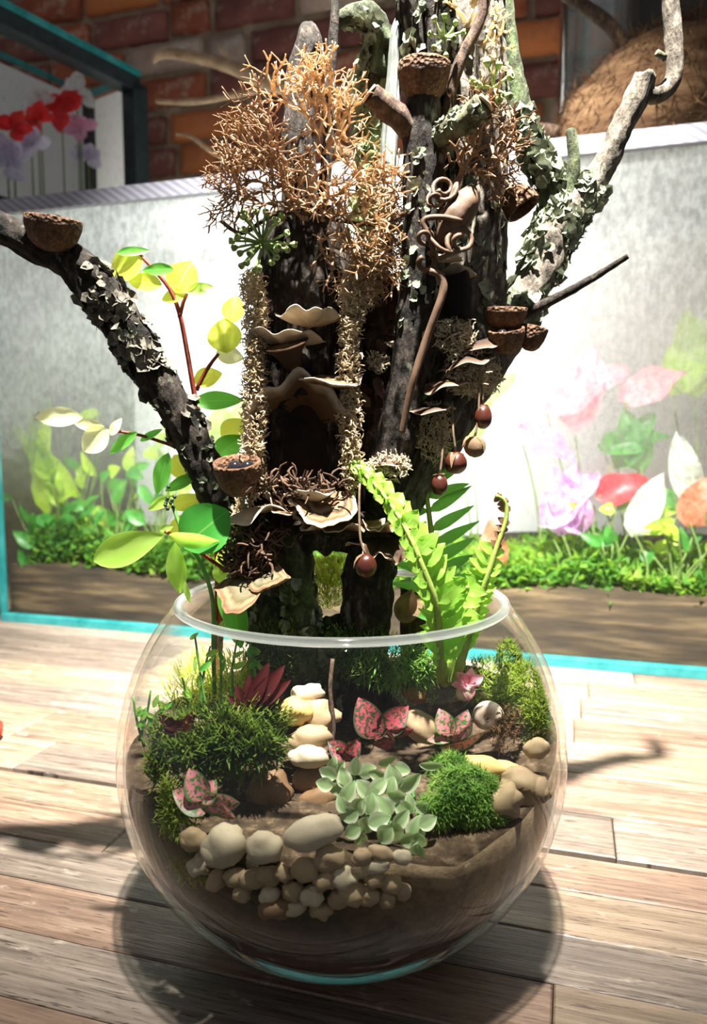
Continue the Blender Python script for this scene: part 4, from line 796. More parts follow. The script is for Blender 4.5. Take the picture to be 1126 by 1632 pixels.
# ------------------------------------------------------------------ lichens
M['antler'] = nmat('antler_lichen', [(0.3,(0.40,0.26,0.14)), (0.7,(0.68,0.50,0.31))], scale=120, rough=0.8, bump=0.3, transl=0.3, tcol=(0.8,0.55,0.3))
M['rein'] = nmat('reindeer_lichen', [(0.3,(0.56,0.45,0.29)), (0.7,(0.82,0.71,0.50))], scale=90, rough=0.85, bump=0, transl=0.5)
M['rein_pale'] = nmat('reindeer_lichen_pale', [(0.3,(0.60,0.52,0.37)), (0.7,(0.84,0.77,0.58))], scale=90, rough=0.85, bump=0, transl=0.5)
M['antler_brown'] = nmat('antler_lichen_brown', [(0.3,(0.20,0.115,0.06)), (0.7,(0.48,0.31,0.18))], scale=120, rough=0.8, bump=0.3, transl=0.25)
def antler(mb, o, d, L, r, depth, r_):
    n = 4; pts = [(o, r)]; p = o; dd = d.normalized(); bd = rv(r_)*0.35
    for i in range(n): dd = (dd+bd*0.35+rv(r_)*0.22).normalized(); p = p+dd*(L/n); pts.append((p, r*(1-0.10*(i+1))))
    mb.tube(pts, 5, flat=0.45, cap=True)
    if depth > 0:
        k = 2 if r_.random() < 0.75 else 3
        x, y = perp(dd); a0 = r_.uniform(0, 2*PI)
        for q in range(k):
            a = a0+2*PI*q/k; antler(mb, p, (dd+(x*math.cos(a)+y*math.sin(a))*r_.uniform(0.5, 1.1)).normalized(), L*r_.uniform(0.6, 0.9), r*0.80, depth-1, r_)
        if r_.random() < 0.6 and depth > 1: antler(mb, pts[2][0], (dd+rv(r_)).normalized(), L*0.55, r*0.6, depth-2, r_)
def antler_clump(spots, label, seed, mat='antler', dirs=None):
    r_ = random.Random(seed); mb = MB()
    for (x, y, d, dx, dz, L, dep) in spots:
        for q in range(3):
            antler(mb, P(x+r_.uniform(-6,6), y+r_.uniform(-6,6), d), Vector((dx+r_.uniform(-.35,.35), -0.35+r_.uniform(-.45,.3), dz+r_.uniform(-.35,.35))), L*S(d), 4.2*S(d), dep, r_)
    return mb.build('antler_lichen', M[mat], label=label, cat='lichen', group='antler lichens on the driftwood')
antler_clump([(508,215,-0.01,-0.1,1,42,4),(516,190,-0.01,0.1,1,36,4),(502,170,-0.01,-0.3,1,30,3),(520,240,-0.012,0.4,0.7,36,4)], 'tall tan antler-like lichen at the tip of the hollow trunk', 31)
antler_clump([(470,290,-0.014,-0.7,0.6,46,4),(450,270,-0.014,-0.7,0.8,40,4),(430,300,-0.016,-0.9,0.3,40,4),(470,320,-0.018,-0.6,0.1,42,4),(410,320,-0.014,-1,0.3,36,4)], 'sprawling brown antler lichen on the left of the trunk top', 32, 'antler_brown')
antler_clump([(455,350,-0.014,-0.3,0.2,34,3),(490,345,-0.016,0.0,0.4,34,3),(520,350,-0.016,0.2,0.2,34,3),(535,400,-0.014,0.3,-0.4,34,3),(475,330,-0.01,-0.2,0.9,34,4)], 'low brown lichen crowning the broken top of the hollow trunk', 36, 'antler_brown')
antler_clump([(530,310,-0.012,0.6,0.1,44,4),(540,340,-0.012,0.6,-0.4,44,4),(550,370,-0.01,0.5,-0.6,44,4),(510,290,-0.016,0.3,-0.2,40,4),(575,330,0.0,0.4,0.2,38,4),(590,390,0.0,0.1,-0.8,36,4),(560,405,-0.008,0.2,-1,30,3)], 'open lacy tan lichen between hollow trunk and upright stick', 33)
antler_clump([(730,250,-0.004,0.3,0.4,34,4),(760,240,0.0,0.5,0.6,32,4),(740,270,-0.006,0.5,0.0,36,4),(725,300,-0.008,0.2,0.2,30,3),(790,250,0.0,0.4,0.9,30,3)], 'reddish tan antler lichen on the right trunk below the stubs', 34, 'antler_brown')
antler_clump([(740,40,-0.0,0.2,0.6,26,3),(760,70,0.0,0.5,0.0,26,3),(750,10,0.0,0.3,0.5,26,3)], 'small grey antler lichen at the very top of the right trunk', 35, 'rein')
def curls(areas, label, seed, mat='rein', L=11, r=0.00042, n_per=1.0, cat='lichen'):
    """areas: (px,py,half width,half height,y,depth spread,count)"""
    r_ = random.Random(seed); mb = MB()
    for (x, y, hw, hh, d, ds_, n) in areas:
        for q in range(int(n*n_per)):
            a = r_.uniform(0, 2*PI); rr = math.sqrt(r_.random()); o = P(x+hw*rr*math.cos(a), y+hh*rr*math.sin(a), d+r_.uniform(-ds_, ds_))
            dd = (rv(r_)+Vector(((r_.random()-0.5), -0.5, 0.15))).normalized(); cr = rv(r_).normalized(); pts = [(o, r)]; p = o; st = L*S(d)*r_.uniform(0.6, 1.3)/4
            for i in range(4): dd = (Quaternion(cr, 0.65) @ dd + rv(r_)*0.25).normalized(); p = p+dd*st; pts.append((p, r*(1-0.12*i)))
            mb.tube(pts, 3, cap=False)
    return mb.build('reindeer_lichen', M[mat], label=label, cat=cat, kind='stuff')
curls([(408,520,18,90,-0.014,0.010,1000),(406,640,20,100,-0.014,0.010,1100),(402,740,20,60,-0.014,0.009,500),(388,825,18,36,-0.006,0.006,330),(400,455,16,26,0.0,0.008,200)], 'beige curly reindeer lichen strip down the left side of the hollow trunk', 41)
curls([(560,500,18,46,-0.014,0.008,450),(566,470,30,30,-0.010,0.008,420),(556,570,17,70,-0.018,0.008,560),(558,660,18,70,-0.018,0.008,520),(560,735,18,50,-0.018,0.008,340),(592,420,24,50,0.006,0.008,420)], 'golden curly reindeer lichen strip down the right side of the hollow trunk', 42, 'rein')
curls([(725,535,32,26,-0.006,0.008,420),(745,590,36,42,-0.002,0.01,600),(690,690,28,46,0.0,0.008,420),(770,600,30,30,0.01,0.008,260)], 'cream tangled lichen hanging between the brown fungi of the right trunk', 43, 'rein_pale', L=13)
curls([(620,742,34,18,-0.016,0.008,420)], 'cream lichen cushion under the dome-shaped dark fungus', 44, 'rein_pale')
curls([(602,578,18,16,-0.002,0.006,150)], 'small pale lichen tuft beside the dark upright stick', 45, 'rein_pale', L=9)
curls([(628,400,26,56,0.004,0.008,380),(620,330,16,26,0.006,0.006,160)], 'brown curly lichen hanging behind the upright stick', 46, 'antler', L=15)
M['root'] = nmat('root_tangle', [(0.3,(0.035,0.02,0.012)), (0.7,(0.12,0.07,0.04))], rough=0.8)
curls([(395,890,34,32,-0.02,0.010,260),(412,860,36,14,-0.02,0.008,120),(470,775,80,10,-0.028,0.004,90)], 'tangle of thin brown roots above the olive brown fungus', 47, 'root', L=34, r=0.0008, cat='roots')
# ------------------------------------------------------------------ seed heads
M['umbel'] = nmat('green_seed_head', [(0.3,(0.14,0.22,0.06)), (0.7,(0.36,0.46,0.17))], scale=120, rough=0.6)
def umbel(px, py, R_, y, n, label, seed, spread=1.0, pod=5.2):
    r_ = random.Random(seed); c = P(px, py, y); s_ = S(y); t = thing('ivy_seed_head', c, label, 'seed head', 'ivy seed heads'); mb = MB()
    mb.blob(c, (4*s_,)*3, nu=8, nv=6)
    for q in range(n):
        a = 2*PI*q/n+r_.uniform(-.2,.2); e = r_.uniform(0.55, 1.05); d = Vector((math.cos(a)*e, -r_.uniform(0.1, 0.9)*spread, math.sin(a)*e)).normalized(); p = c+d*(R_*s_*r_.uniform(0.8, 1.05))
        mb.line([c, (c+p)/2+rv(r_)*0.0008, p], 0.0006, 0.0007, seg=5, step=0.004)
        m2 = MB(); m2.lathe(p, d, [(0.0,-pod*s_), (pod*0.6*s_, -pod*0.8*s_), (pod*s_, 0), (pod*0.95*s_, pod*0.7*s_), (pod*0.5*s_, pod*0.75*s_), (pod*0.35*s_, pod*0.3*s_), (0, pod*0.3*s_)], 9); m2.build('seed_pod', M['umbel'], t)
    mb.build('rays', M['umbel'], t)
umbel(418,388,52,-0.022,26,'large green ivy seed head on the left of the trunk top',51)
umbel(785,140,36,-0.012,9,'pale green ivy seed head behind the right sawn stub',52,pod=6)
umbel(708,60,30,-0.014,8,'small grey-green ivy seed head at the top of the right trunk',53,pod=4.5)
# ------------------------------------------------------------------ curly tendrils, capsule, hanging pods
M['tendril'] = nmat('brown_tendril', [(0.3,(0.05,0.027,0.015)), (0.7,(0.13,0.078,0.045))], scale=90, rough=0.6, stretch=(1,1,0.3))
t = thing('curly_tendrils', P(690,440,-0.026), 'thick brown curly vine tendrils coiled in front of the right trunk', 'tendril')
def coil(cx, cy, R0, R1, a0, turns, y, rpx, tail=None, squash=1.0):
    pts = []
    for i in range(int(14*turns)+1):
        u = i/(14*turns); a = math.radians(a0)+u*turns*2*PI; R_ = R0+(R1-R0)*u; pts.append((P(cx+R_*math.cos(a), cy-R_*squash*math.sin(a), y-0.004*math.sin(a*0.7)), rpx*S(y)))
    if tail: pts += [(P(*q), rpx*S(q[2])) for q in tail]
    mb = MB(); mb.tube(catmull(pts, 0.002), 8, 0.06, 200); mb.build('tendril', M['tendril'], t)
coil(678,418,10,16,120,0.9,-0.028,4.5,[(692,404,-0.028),(684,380,-0.03),(674,352,-0.03),(700,346,-0.03),(735,352,-0.028)])
coil(676,378,7,14,0,1.3,-0.030,3.5,[(700,395,-0.032),(722,402,-0.03),(742,396,-0.028)])
coil(734,384,9,24,90,1.4,-0.028,4,[(716,404,-0.03),(700,412,-0.03)])
coil(706,300,8,22,200,1.5,-0.024,3.5,[(712,330,-0.026),(700,345,-0.026),(716,366,-0.028)])
coil(694,318,8,14,30,1.6,-0.026,3)
mb = MB(); mb.tube(catmull([(P(x,y,d), r*S(d)) for x,y,d,r in ((684,432,-0.028,5),(702,440,-0.028,6),(706,462,-0.028,6.5),(694,500,-0.028,6.5),(676,550,-0.026,6.5),(660,600,-0.026,6),(650,640,-0.024,6),(640,690,-0.022,5))], 0.002), 10, 0.06, 200); mb.build('tendril', M['tendril'], t)
mb = MB(); s_ = S(-0.02); mb.tube(catmull([(P(752,300,-0.018), 8*s_), (P(740,325,-0.02), 24*s_), (P(722,350,-0.022), 24*s_), (P(704,374,-0.024), 12*s_), (P(698,386,-0.024), 3*s_)], 0.0015), 18, 0.08, 150, 0.25, 3, 10); mb.build('brown_seed_capsule', M['tendril'], label='split brown seed capsule held among the curly tendrils', cat='seed capsule')
M['pod'] = nmat('hanging_pod', [(0.3,(0.03,0.007,0.004)), (0.7,(0.085,0.018,0.008))], scale=80, rough=0.35, bump=0.2, spec=0.5)
M['calyx'] = nmat('dry_calyx', [(0.3,(0.10,0.06,0.03)), (0.7,(0.25,0.17,0.09))], rough=0.8, transl=0.25)
M['thread'] = nmat('thread', [(0.3,(0.12,0.08,0.05)), (0.7,(0.2,0.14,0.09))], rough=0.8)
def pod(px, py, W, H, y, hang, label, seed, mat='pod', husk=0):
    r_ = random.Random(seed); s_ = S(y); c = P(px, py, y); t = thing('hanging_seed_pod', c-ZZ*(H*s_*0.5), label, 'seed pod', 'seed pods hanging on threads')
    mb = MB(); mb.blob(c, (W*s_*0.5, W*s_*0.5, H*s_*0.5), amp=0.10, seed=seed, nu=18, nv=12); mb.build('pod_body', M[mat], t)
    mb = MB(); tp = c+ZZ*(H*s_*0.46)
    for q in range(5+husk):
        a = 2*PI*q/(5+husk)+r_.random(); d = Vector((math.cos(a), math.sin(a), r_.uniform(-0.4, 0.5))); mb.leaf(tp, d, ZZ, W*s_*(0.45 if not husk else 0.9), W*s_*0.3, curl=r_.uniform(-0.8, 0.9) if not husk else 1.6, a=0.6, nl=4)
    mb.build('calyx', M['calyx'], t)
    mb = MB(); mb.line([tp]+[P(x, yy, d) for x, yy, d in hang], 0.0007, 0.0006, seg=5); mb.build('hanging_stem', M['thread'], t)
pod(769,664,28,38,-0.012,[(766,600,-0.012),(758,566,-0.012),(738,560,-0.01)],'shiny dark red pod, highest of the pods hanging at the right',61)
pod(756,712,34,34,-0.014,[(762,660,-0.014),(764,590,-0.014)],'papery brown pod hanging under the highest red pod',62,'calyx',2)
pod(726,738,36,36,-0.016,[(722,690,-0.016),(720,640,-0.012)],'dark red pod half wrapped in a dry husk beside the papery one',63,'pod',1)
pod(700,773,26,34,-0.018,[(704,730,-0.018),(704,680,-0.014),(690,650,-0.012)],'smooth red oval pod, lowest of the pods hanging at the right',64)
pod(583,902,34,40,-0.036,[(574,860,-0.034),(572,800,-0.03),(573,770,-0.028)],'split red and yellow pod hanging between the root legs',65,'pod',1)
mb = MB(); s_ = S(-0.01); mb.leaf(P(636,990,-0.01), Vector((0.3,-0.2,1)), Vector((0,-1,0)), 70*s_, 36*s_, curl=-0.5, cup=0.5, a=0.9); mb.leaf(P(640,992,-0.012), Vector((0.6,-0.3,0.9)), Vector((-0.3,-1,0)), 64*s_, 28*s_, curl=0.6, cup=0.5); mb.build('dried_seed_husk', M['calyx'], label='open tan seed husk beside the fern base above the rim', cat='seed husk')
mb = MB(); r_ = random.Random(77)
for q in range(26): mb.leaf(P(r_.uniform(585,640), r_.uniform(500,720), r_.uniform(-0.004,0.012)), Vector((r_.uniform(-1,1),-0.4,r_.uniform(-1,0.4))), Vector((0,-1,0.3))+rv(r_)*0.6, r_.uniform(22,44)*s_, r_.uniform(12,24)*s_, curl=r_.uniform(-1.5,1.5), cup=0.5, wave=0.1, seed=q)
mb.build('crumpled_dry_leaves', nmat('dry_leaf', [(0.3,(0.045,0.022,0.014)), (0.7,(0.15,0.08,0.05))], rough=0.7, transl=0.15), label='crumpled dark brown dry leaves packed between the trunks', cat='dry leaves', kind='stuff')
# ------------------------------------------------------------------ leafy vines on the left
M['vl_yellow'] = leafmat('leaf_yellow', (0.42,0.52,0.05), (0.60,0.66,0.10), (0.80,0.92,0.10), 0.62, edge=[(0,(0.75,0.78,0.3)),(0.08,(0.5,0.58,0.07)),(1,(0.56,0.62,0.08))], spots=(480,0.60,0.66,(0.30,0.45,0.04)))
M['vl_pale'] = leafmat('leaf_pale', (0.62,0.66,0.38), (0.75,0.78,0.5), (0.9,0.95,0.5), 0.5, spots=(520,0.60,0.66,(0.35,0.5,0.1)))
M['vl_green'] = leafmat('leaf_green', (0.06,0.30,0.04), (0.14,0.42,0.07), (0.22,0.75,0.08), 0.5, edge=[(0,(0.3,0.5,0.15)),(0.08,(0.07,0.32,0.04)),(0.9,(0.12,0.4,0.06)),(1,(0.3,0.5,0.15))])
M['vl_lime'] = leafmat('leaf_lime', (0.26,0.50,0.06), (0.42,0.62,0.14), (0.55,0.95,0.10), 0.55, edge=[(0.0,(0.45,0.62,0.15)),(0.5,(0.3,0.55,0.08)),(0.9,(0.4,0.6,0.12)),(1.0,(0.7,0.8,0.35))])
M['vl_deep'] = leafmat('leaf_deep', (0.03,0.22,0.03), (0.07,0.33,0.05), (0.08,0.55,0.05), 0.4, rough=0.3, edge=[(0,(0.2,0.42,0.1)),(0.06,(0.04,0.24,0.03)),(1,(0.07,0.3,0.05))])
M['stem_red'] = nmat('red_stem', [(0.3,(0.17,0.02,0.015)), (0.7,(0.30,0.06,0.03))], rough=0.5)
M['stem_green'] = nmat('green_stem', [(0.3,(0.06,0.20,0.04)), (0.7,(0.16,0.36,0.08))], rough=0.5, transl=0.15)
def leaf_px(parent, px, py, L, W, ang, y, mat, face=0.0, curl=0.3, cup=0.25, a=0.85, b=0.75, seed=0, name='leaf', tiltd=0.0):
    """leaf by centre pixel; ang = direction of the tip in the picture (0 right, 90 up); face = how far it is turned edge-on"""
    s_ = S(y); an = math.radians(ang); d = Vector((math.cos(an), tiltd, math.sin(an))).normalized()
    n = Vector((0.0,-1,0.12)); sd = d.cross(n).normalized(); n = (n*math.cos(face)+sd*math.sin(face)).normalized() if face else n
    mb = MB(); mb.leaf(P(px, py, y)-d*(L*s_*0.5), d, n, L*s_, W*s_, curl, cup, a, b, nl=12, nw=3, seed=seed, wave=0.02); return mb.build(name, mat if not isinstance(mat, str) else M[mat], parent)
v1 = thing('red_stemmed_vine', P(330,1095,0.02), 'slender red-stemmed vine with round yellow-green leaves left of the trunk', 'vine')
def stem(parent, pts, r0, r1, mat, name='stem'):
    mb = MB(); mb.line([P(*q) for q in pts], r0, r1, seg=7, step=0.004); return mb.build(name, M[mat], parent)
stem(v1, [(345,1098,0.02),(352,980,0.026),(345,860,0.03),(332,740,0.03),(320,680,0.025),(310,630,0.02),(298,560,0.015),(286,500,0.01),(270,460,0.008),(240,424,0.006),(214,398,0.005)], 0.0021, 0.0009, 'stem_red')
stem(v1, [(313,622,0.02),(330,588,0.018),(348,564,0.016)], 0.0013, 0.0009, 'stem_red'); stem(v1, [(286,506,0.01),(292,482,0.01),(298,468,0.01)], 0.0012, 0.0008, 'stem_red')
for i, q in enumerate([(199,424,58,50,200,0.004,'vl_yellow'),(212,400,50,15,8,0.003,'vl_green'),(229,449,56,30,170,0.004,'vl_yellow'),(250,429,52,20,178,0.003,'vl_green'),(292,440,56,52,65,0.008,'vl_yellow'),(275,472,40,22,190,0.008,'vl_yellow'),(318,460,42,20,15,0.006,'vl_lime'),
        (358,534,56,54,95,0.014,'vl_yellow'),(372,492,44,36,80,0.024,'vl_yellow'),(366,566,44,30,-10,0.02,'vl_pale'),(331,601,46,32,20,0.02,'vl_yellow'),(347,638,78,30,4,0.012,'vl_green'),(372,684,48,38,40,0.02,'vl_yellow'),(364,712,56,40,40,0.014,'vl_green')]):
    leaf_px(v1, *q[:6], q[6], seed=i)
v2 = thing('pale_leaved_vine', P(290,760,-0.01), 'thin stemmed vine with large pale leaves pointing left behind the reaching branch', 'vine')
stem(v2, [(340,1090,0.024),(345,900,0.026),(330,780,0.02),(292,722,0.01),(250,702,0.0),(215,692,-0.006),(178,686,-0.01)], 0.0012, 0.0008, 'stem_red')
for i, q in enumerate([(90,664,82,32,178,-0.014,'vl_pale'),(140,677,52,20,172,-0.012,'vl_pale'),(150,702,58,44,215,-0.013,'vl_pale'),(184,680,32,16,60,-0.012,'vl_pale'),(194,706,60,20,215,-0.008,'vl_green'),(240,693,40,12,30,-0.004,'vl_green'),
        (257,756,72,28,250,-0.004,'vl_green'),(290,746,48,38,-60,0.006,'vl_yellow'),(286,770,60,20,205,0.0,'vl_green'),(255,802,52,18,205,-0.004,'vl_lime'),(300,800,70,28,8,0.008,'vl_yellow'),(290,838,60,34,50,0.012,'vl_yellow')]):
    leaf_px(v2, *q[:6], q[6], seed=i+20)
v3 = thing('broad_leaved_vine', P(340,1100,-0.01), 'green-stemmed plant with large smooth leaves hanging over the bowl rim', 'vine')
stem(v3, [(342,1105,-0.01),(340,1040,-0.02),(339,960,-0.03),(322,902,-0.034),(296,860,-0.034),(280,820,-0.032),(272,796,-0.03)], 0.0013, 0.0009, 'stem_green')
stem(v3, [(358,908,-0.01),(325,885,-0.028),(298,866,-0.034),(262,846,-0.04)], 0.0011, 0.0009, 'stem_red')
leaf_px(v3,203,873,124,54,200,-0.044,'vl_lime',a=1.25,b=0.65,curl=0.1); leaf_px(v3,265,842,22,12,20,-0.04,'vl_lime')
leaf_px(v3,326,842,92,84,40,-0.036,'vl_deep',a=1.0,b=0.6); leaf_px(v3,308,862,80,34,-14,-0.042,'vl_lime',face=0.7)
leaf_px(v3,281,908,88,34,-88,-0.05,'vl_lime',a=1.0); leaf_px(v3,298,945,40,10,-80,-0.05,'vl_lime'); leaf_px(v3,360,888,50,30,70,0.0,'vl_yellow'); leaf_px(v3,350,915,34,24,-100,-0.01,'vl_lime')
leaf_px(v3,376,990,104,40,-85,-0.01,'vl_green'); leaf_px(v3,358,970,80,20,-80,0.0,'vl_green'); leaf_px(v3,432,870,44,26,90,0.03,'vl_lime')
mb = MB(); r_ = random.Random(3)
for q in range(12): mb.blob(P(272+r_.uniform(-9,9), 795+r_.uniform(-20,16), -0.032+r_.uniform(-.003,.003)), (3.2*S(-0.03),)*3, nu=8, nv=6)
mb.build('flower_buds', nmat('dark_bud', [(0.3,(0.01,0.02,0.012)),(0.7,(0.03,0.05,0.03))], rough=0.4), v3)
# ------------------------------------------------------------------ fern
M['fern'] = leafmat('fern_green', (0.20,0.42,0.05), (0.36,0.56,0.09), (0.42,0.85,0.07), 0.5, edge=[(0,(0.45,0.6,0.15)),(0.12,(0.22,0.45,0.05)),(1,(0.36,0.56,0.09))])
M['fern_dark'] = leafmat('fern_dark', (0.05,0.20,0.035), (0.11,0.32,0.06), (0.18,0.55,0.06), 0.45)
M['fern_dead'] = leafmat('fern_dead', (0.07,0.04,0.02), (0.16,0.09,0.04), (0.3,0.16,0.05), 0.25)
M['rachis'] = nmat('fern_rachis', [(0.3,(0.22,0.32,0.06)), (0.7,(0.40,0.50,0.12))], rough=0.5, transl=0.2)
fern = thing('fern', P(715,1090,0.0), 'bright green fern with arching fronds growing on the right of the bowl', 'fern')
def frond(pl, n, wfun, mats, rr, seed, updir=0.35, wr=0.42, sides=(1,-1), lo=0.05, hi=0.99, nrm=Vector((0,-1,0.2)), cup=0.15, wave=0.08):
    pr = catmull([(P(*q), 0) for q in pl], 0.002); pts = [q[0] for q in pr]; m_ = len(pts); mb = MB()
    mb.tube([(p, rr*(1-0.75*i/m_)+0.0003) for i, p in enumerate(pts)], 7); fr_ = mb.build('frond', M['rachis'], fern); r_ = random.Random(seed)
    for q in range(n):
        t = lo+(hi-lo)*q/(n-1); i = min(int(t*(m_-1)), m_-2); T = (pts[i+1]-pts[i]).normalized(); sd = T.cross(nrm).normalized()
        for sg_ in sides:
            L, Wd = wfun(t, sg_); L *= r_.uniform(0.88, 1.1)
            if L < 0.001: continue
            d = sd*sg_+T*(updir+r_.uniform(-.1,.1))+nrm*r_.uniform(-.1,.35)
            m2 = MB(); m2.leaf(pts[i], d, nrm+rv(r_)*0.25, L, Wd, curl=r_.uniform(0.0,0.6), cup=cup, a=0.62, b=0.8, nl=6, nw=1 if Wd < 0.004 else 2, wave=wave, seed=q)
            o = m2.build('leaflet', M[mats(t)], fern); o.parent = fr_
    return fr_
u1 = S(-0.05)
frond([(702,1085,-0.01),(700,1020,-0.04),(694,960,-0.05),(672,900,-0.05),(645,840,-0.045),(610,788,-0.035),(566,742,-0.025)], 19, lambda t, s: ((66*(1-abs(t-0.42)*1.3) if s > 0 else 30*(1-abs(t-0.5)*1.2))*u1*(1.0 if t > 0.12 else 0.3), 31*u1), lambda t: 'fern', 0.0022, 71, updir=0.5, lo=0.18, wave=0.12)
u2 = S(0.01)
frond([(712,1085,0.0),(708,1000,0.004),(700,930,0.008),(690,870,0.01),(682,810,0.012),(676,760,0.012),(662,700,0.012),(650,640,0.014)], 15, lambda t, s: (92*(1-abs(t-0.5)*0.9)*u2, 19*u2), lambda t: 'fern_dark', 0.0022, 72, updir=0.35, lo=0.22, wave=0.12)
frond([(724,1088,-0.01),(738,1040,-0.02),(752,990,-0.026),(772,930,-0.03),(792,870,-0.03),(806,828,-0.03),(804,800,-0.03),(790,790,-0.032)], 20, lambda t, s: ((44 if t < 0.72 else 20)*(1-abs(t-0.5)*0.7)*u1*(1 if s < 0 else 0.55), (20 if t < 0.72 else 12)*u1), lambda t: 'fern' if t < 0.74 else 'fern_dead', 0.0026, 73, updir=0.4, lo=0.25)
frond([(718,1088,-0.006),(722,1040,-0.01),(730,990,-0.006),(748,950,0.0),(770,915,0.01)], 12, lambda t, s: (46*(1-abs(t-0.55)*1.1)*u1, 18*u1), lambda t: 'fern', 0.0022, 74, lo=0.3)
frond([(708,1090,-0.002),(706,1040,-0.016),(712,990,-0.03),(730,955,-0.04),(745,935,-0.05)], 9, lambda t, s: (56*(1-abs(t-0.6)*1.1)*u1, 24*u1), lambda t: 'fern', 0.0024, 75, lo=0.4)
# small leaf peeking beside the upright stick
mb = MB(); mb.leaf(P(596,614,0.012), Vector((1,-0.2,-0.75)), Vector((0,-1,0.2)), 38*u2, 17*u2); mb.build('small_green_leaf', M['fern'], label='small bright green leaf peeking out left of the upright stick', cat='leaf')
# ------------------------------------------------------------------ pink mottled nerve plants
def nerve(name, green, pink):
    m, nt, out = nodes(name); L = nt.links.new; co = coords(nt)
    vo = N_(nt, 'ShaderNodeTexVoronoi', feature='DISTANCE_TO_EDGE', i_Scale=520.0); nz = N_(nt, 'ShaderNodeTexNoise', i_Scale=620.0, i_Detail=3.0); L(co, vo.inputs['Vector']); L(co, nz.inputs['Vector'])
    ak = N_(nt, 'ShaderNodeAttribute', attribute_name='k'); lt = N_(nt, 'ShaderNodeMapRange', i_1=0.72, i_2=0.95, i_3=1.0, i_4=0.0); L(ak.outputs['Fac'], lt.inputs[0])
    sm = N_(nt, 'ShaderNodeMapRange', i_1=0.42, i_2=0.52); L(nz.outputs['Fac'], sm.inputs[0]); mu = N_(nt, 'ShaderNodeMath', operation='MULTIPLY'); L(sm.outputs[0], mu.inputs[0]); L(lt.outputs[0], mu.inputs[1])
    c = mixc(nt, mu.outputs[0], green, pink); b = N_(nt, 'ShaderNodeBsdfPrincipled', i_Roughness=0.45); L(c, b.inputs['Base Color']); tl = nt.nodes.new('ShaderNodeBsdfTranslucent'); L(c, tl.inputs[0])
    mx = N_(nt, 'ShaderNodeMixShader', i_0=0.3); L(b.outputs[0], mx.inputs[1]); L(tl.outputs[0], mx.inputs[2]); L(mx.outputs[0], out.inputs[0]); return m
M['nerve'] = nerve('pink_mottled_leaf', (0.06,0.17,0.035), (0.62,0.22,0.25)); M['nerve_red'] = nerve('red_mottled_leaf', (0.03,0.05,0.02), (0.36,0.06,0.08))
def nerveplant(px, py, y, leaves, label, mat='nerve'):
    c = P(px, py, y); t = thing('pink_mottled_plant', c, label, 'plant', 'pink mottled plants in the bowl'); mb = MB()
    for (lx, ly, L, W, ang, fc) in leaves:
        leaf_px(t, lx, ly, L, W, ang, y-0.004, mat, face=fc, curl=0.5, cup=0.35, a=0.8, b=0.7)
        s_ = S(y); an = math.radians(ang); e = P(lx, ly, y-0.004)-Vector((math.cos(an),0,math.sin(an)))*(L*s_*0.5); mb.line([c, (c+e)/2+Vector((0,0.001,0.001)), e], 0.0009, 0.0007, seg=5, step=0.003)
    mb.build('stem', M['stem_green'], t)
nerveplant(335,1286,-0.088,[(312,1252,58,46,120,0),(302,1276,72,42,150,0.3),(352,1282,66,44,-20,0.2),(330,1262,44,38,60,-0.2),(358,1296,50,30,-60,0.4)],'pink mottled green-edged plant at the lower left of the bowl')
nerveplant(606,1190,-0.045,[(586,1146,72,52,115,0),(628,1148,66,44,40,0),(610,1180,52,44,-80,0.3),(598,1160,40,36,90,0),(640,1168,44,26,-10,0.5)],'dark pink mottled plant in the shade before the trunk','nerve_red')
nerveplant(548,1212,-0.05,[(540,1196,46,34,140,0.2),(562,1196,44,30,50,0.3),(552,1206,40,28,-40,0.5)],'low red mottled plant above the variegated creeper','nerve_red')
nerveplant(718,1180,-0.05,[(708,1152,46,36,110,0),(736,1156,52,38,60,0.1),(720,1180,52,32,-20,0.5),(700,1176,44,22,180,0.6),(742,1188,84,28,6,0.7),(738,1170,44,26,20,0.5)],'pink mottled plant beside the yellow oval pebble on the right')
mb = MB(); s_ = S(-0.01)
for q in range(5): mb.leaf(P(746,1090,-0.02), Vector((math.cos(q*1.1+0.3),-0.3,math.sin(q*1.1+0.3)*0.8+0.4)), Vector((0,-1,0.3)), 28*s_, 20*s_, curl=0.3, cup=0.4)
mb.build('pink_petals', M['cal_pink'], label='pale pink crumpled petal lying behind the snail shell', cat='petal')
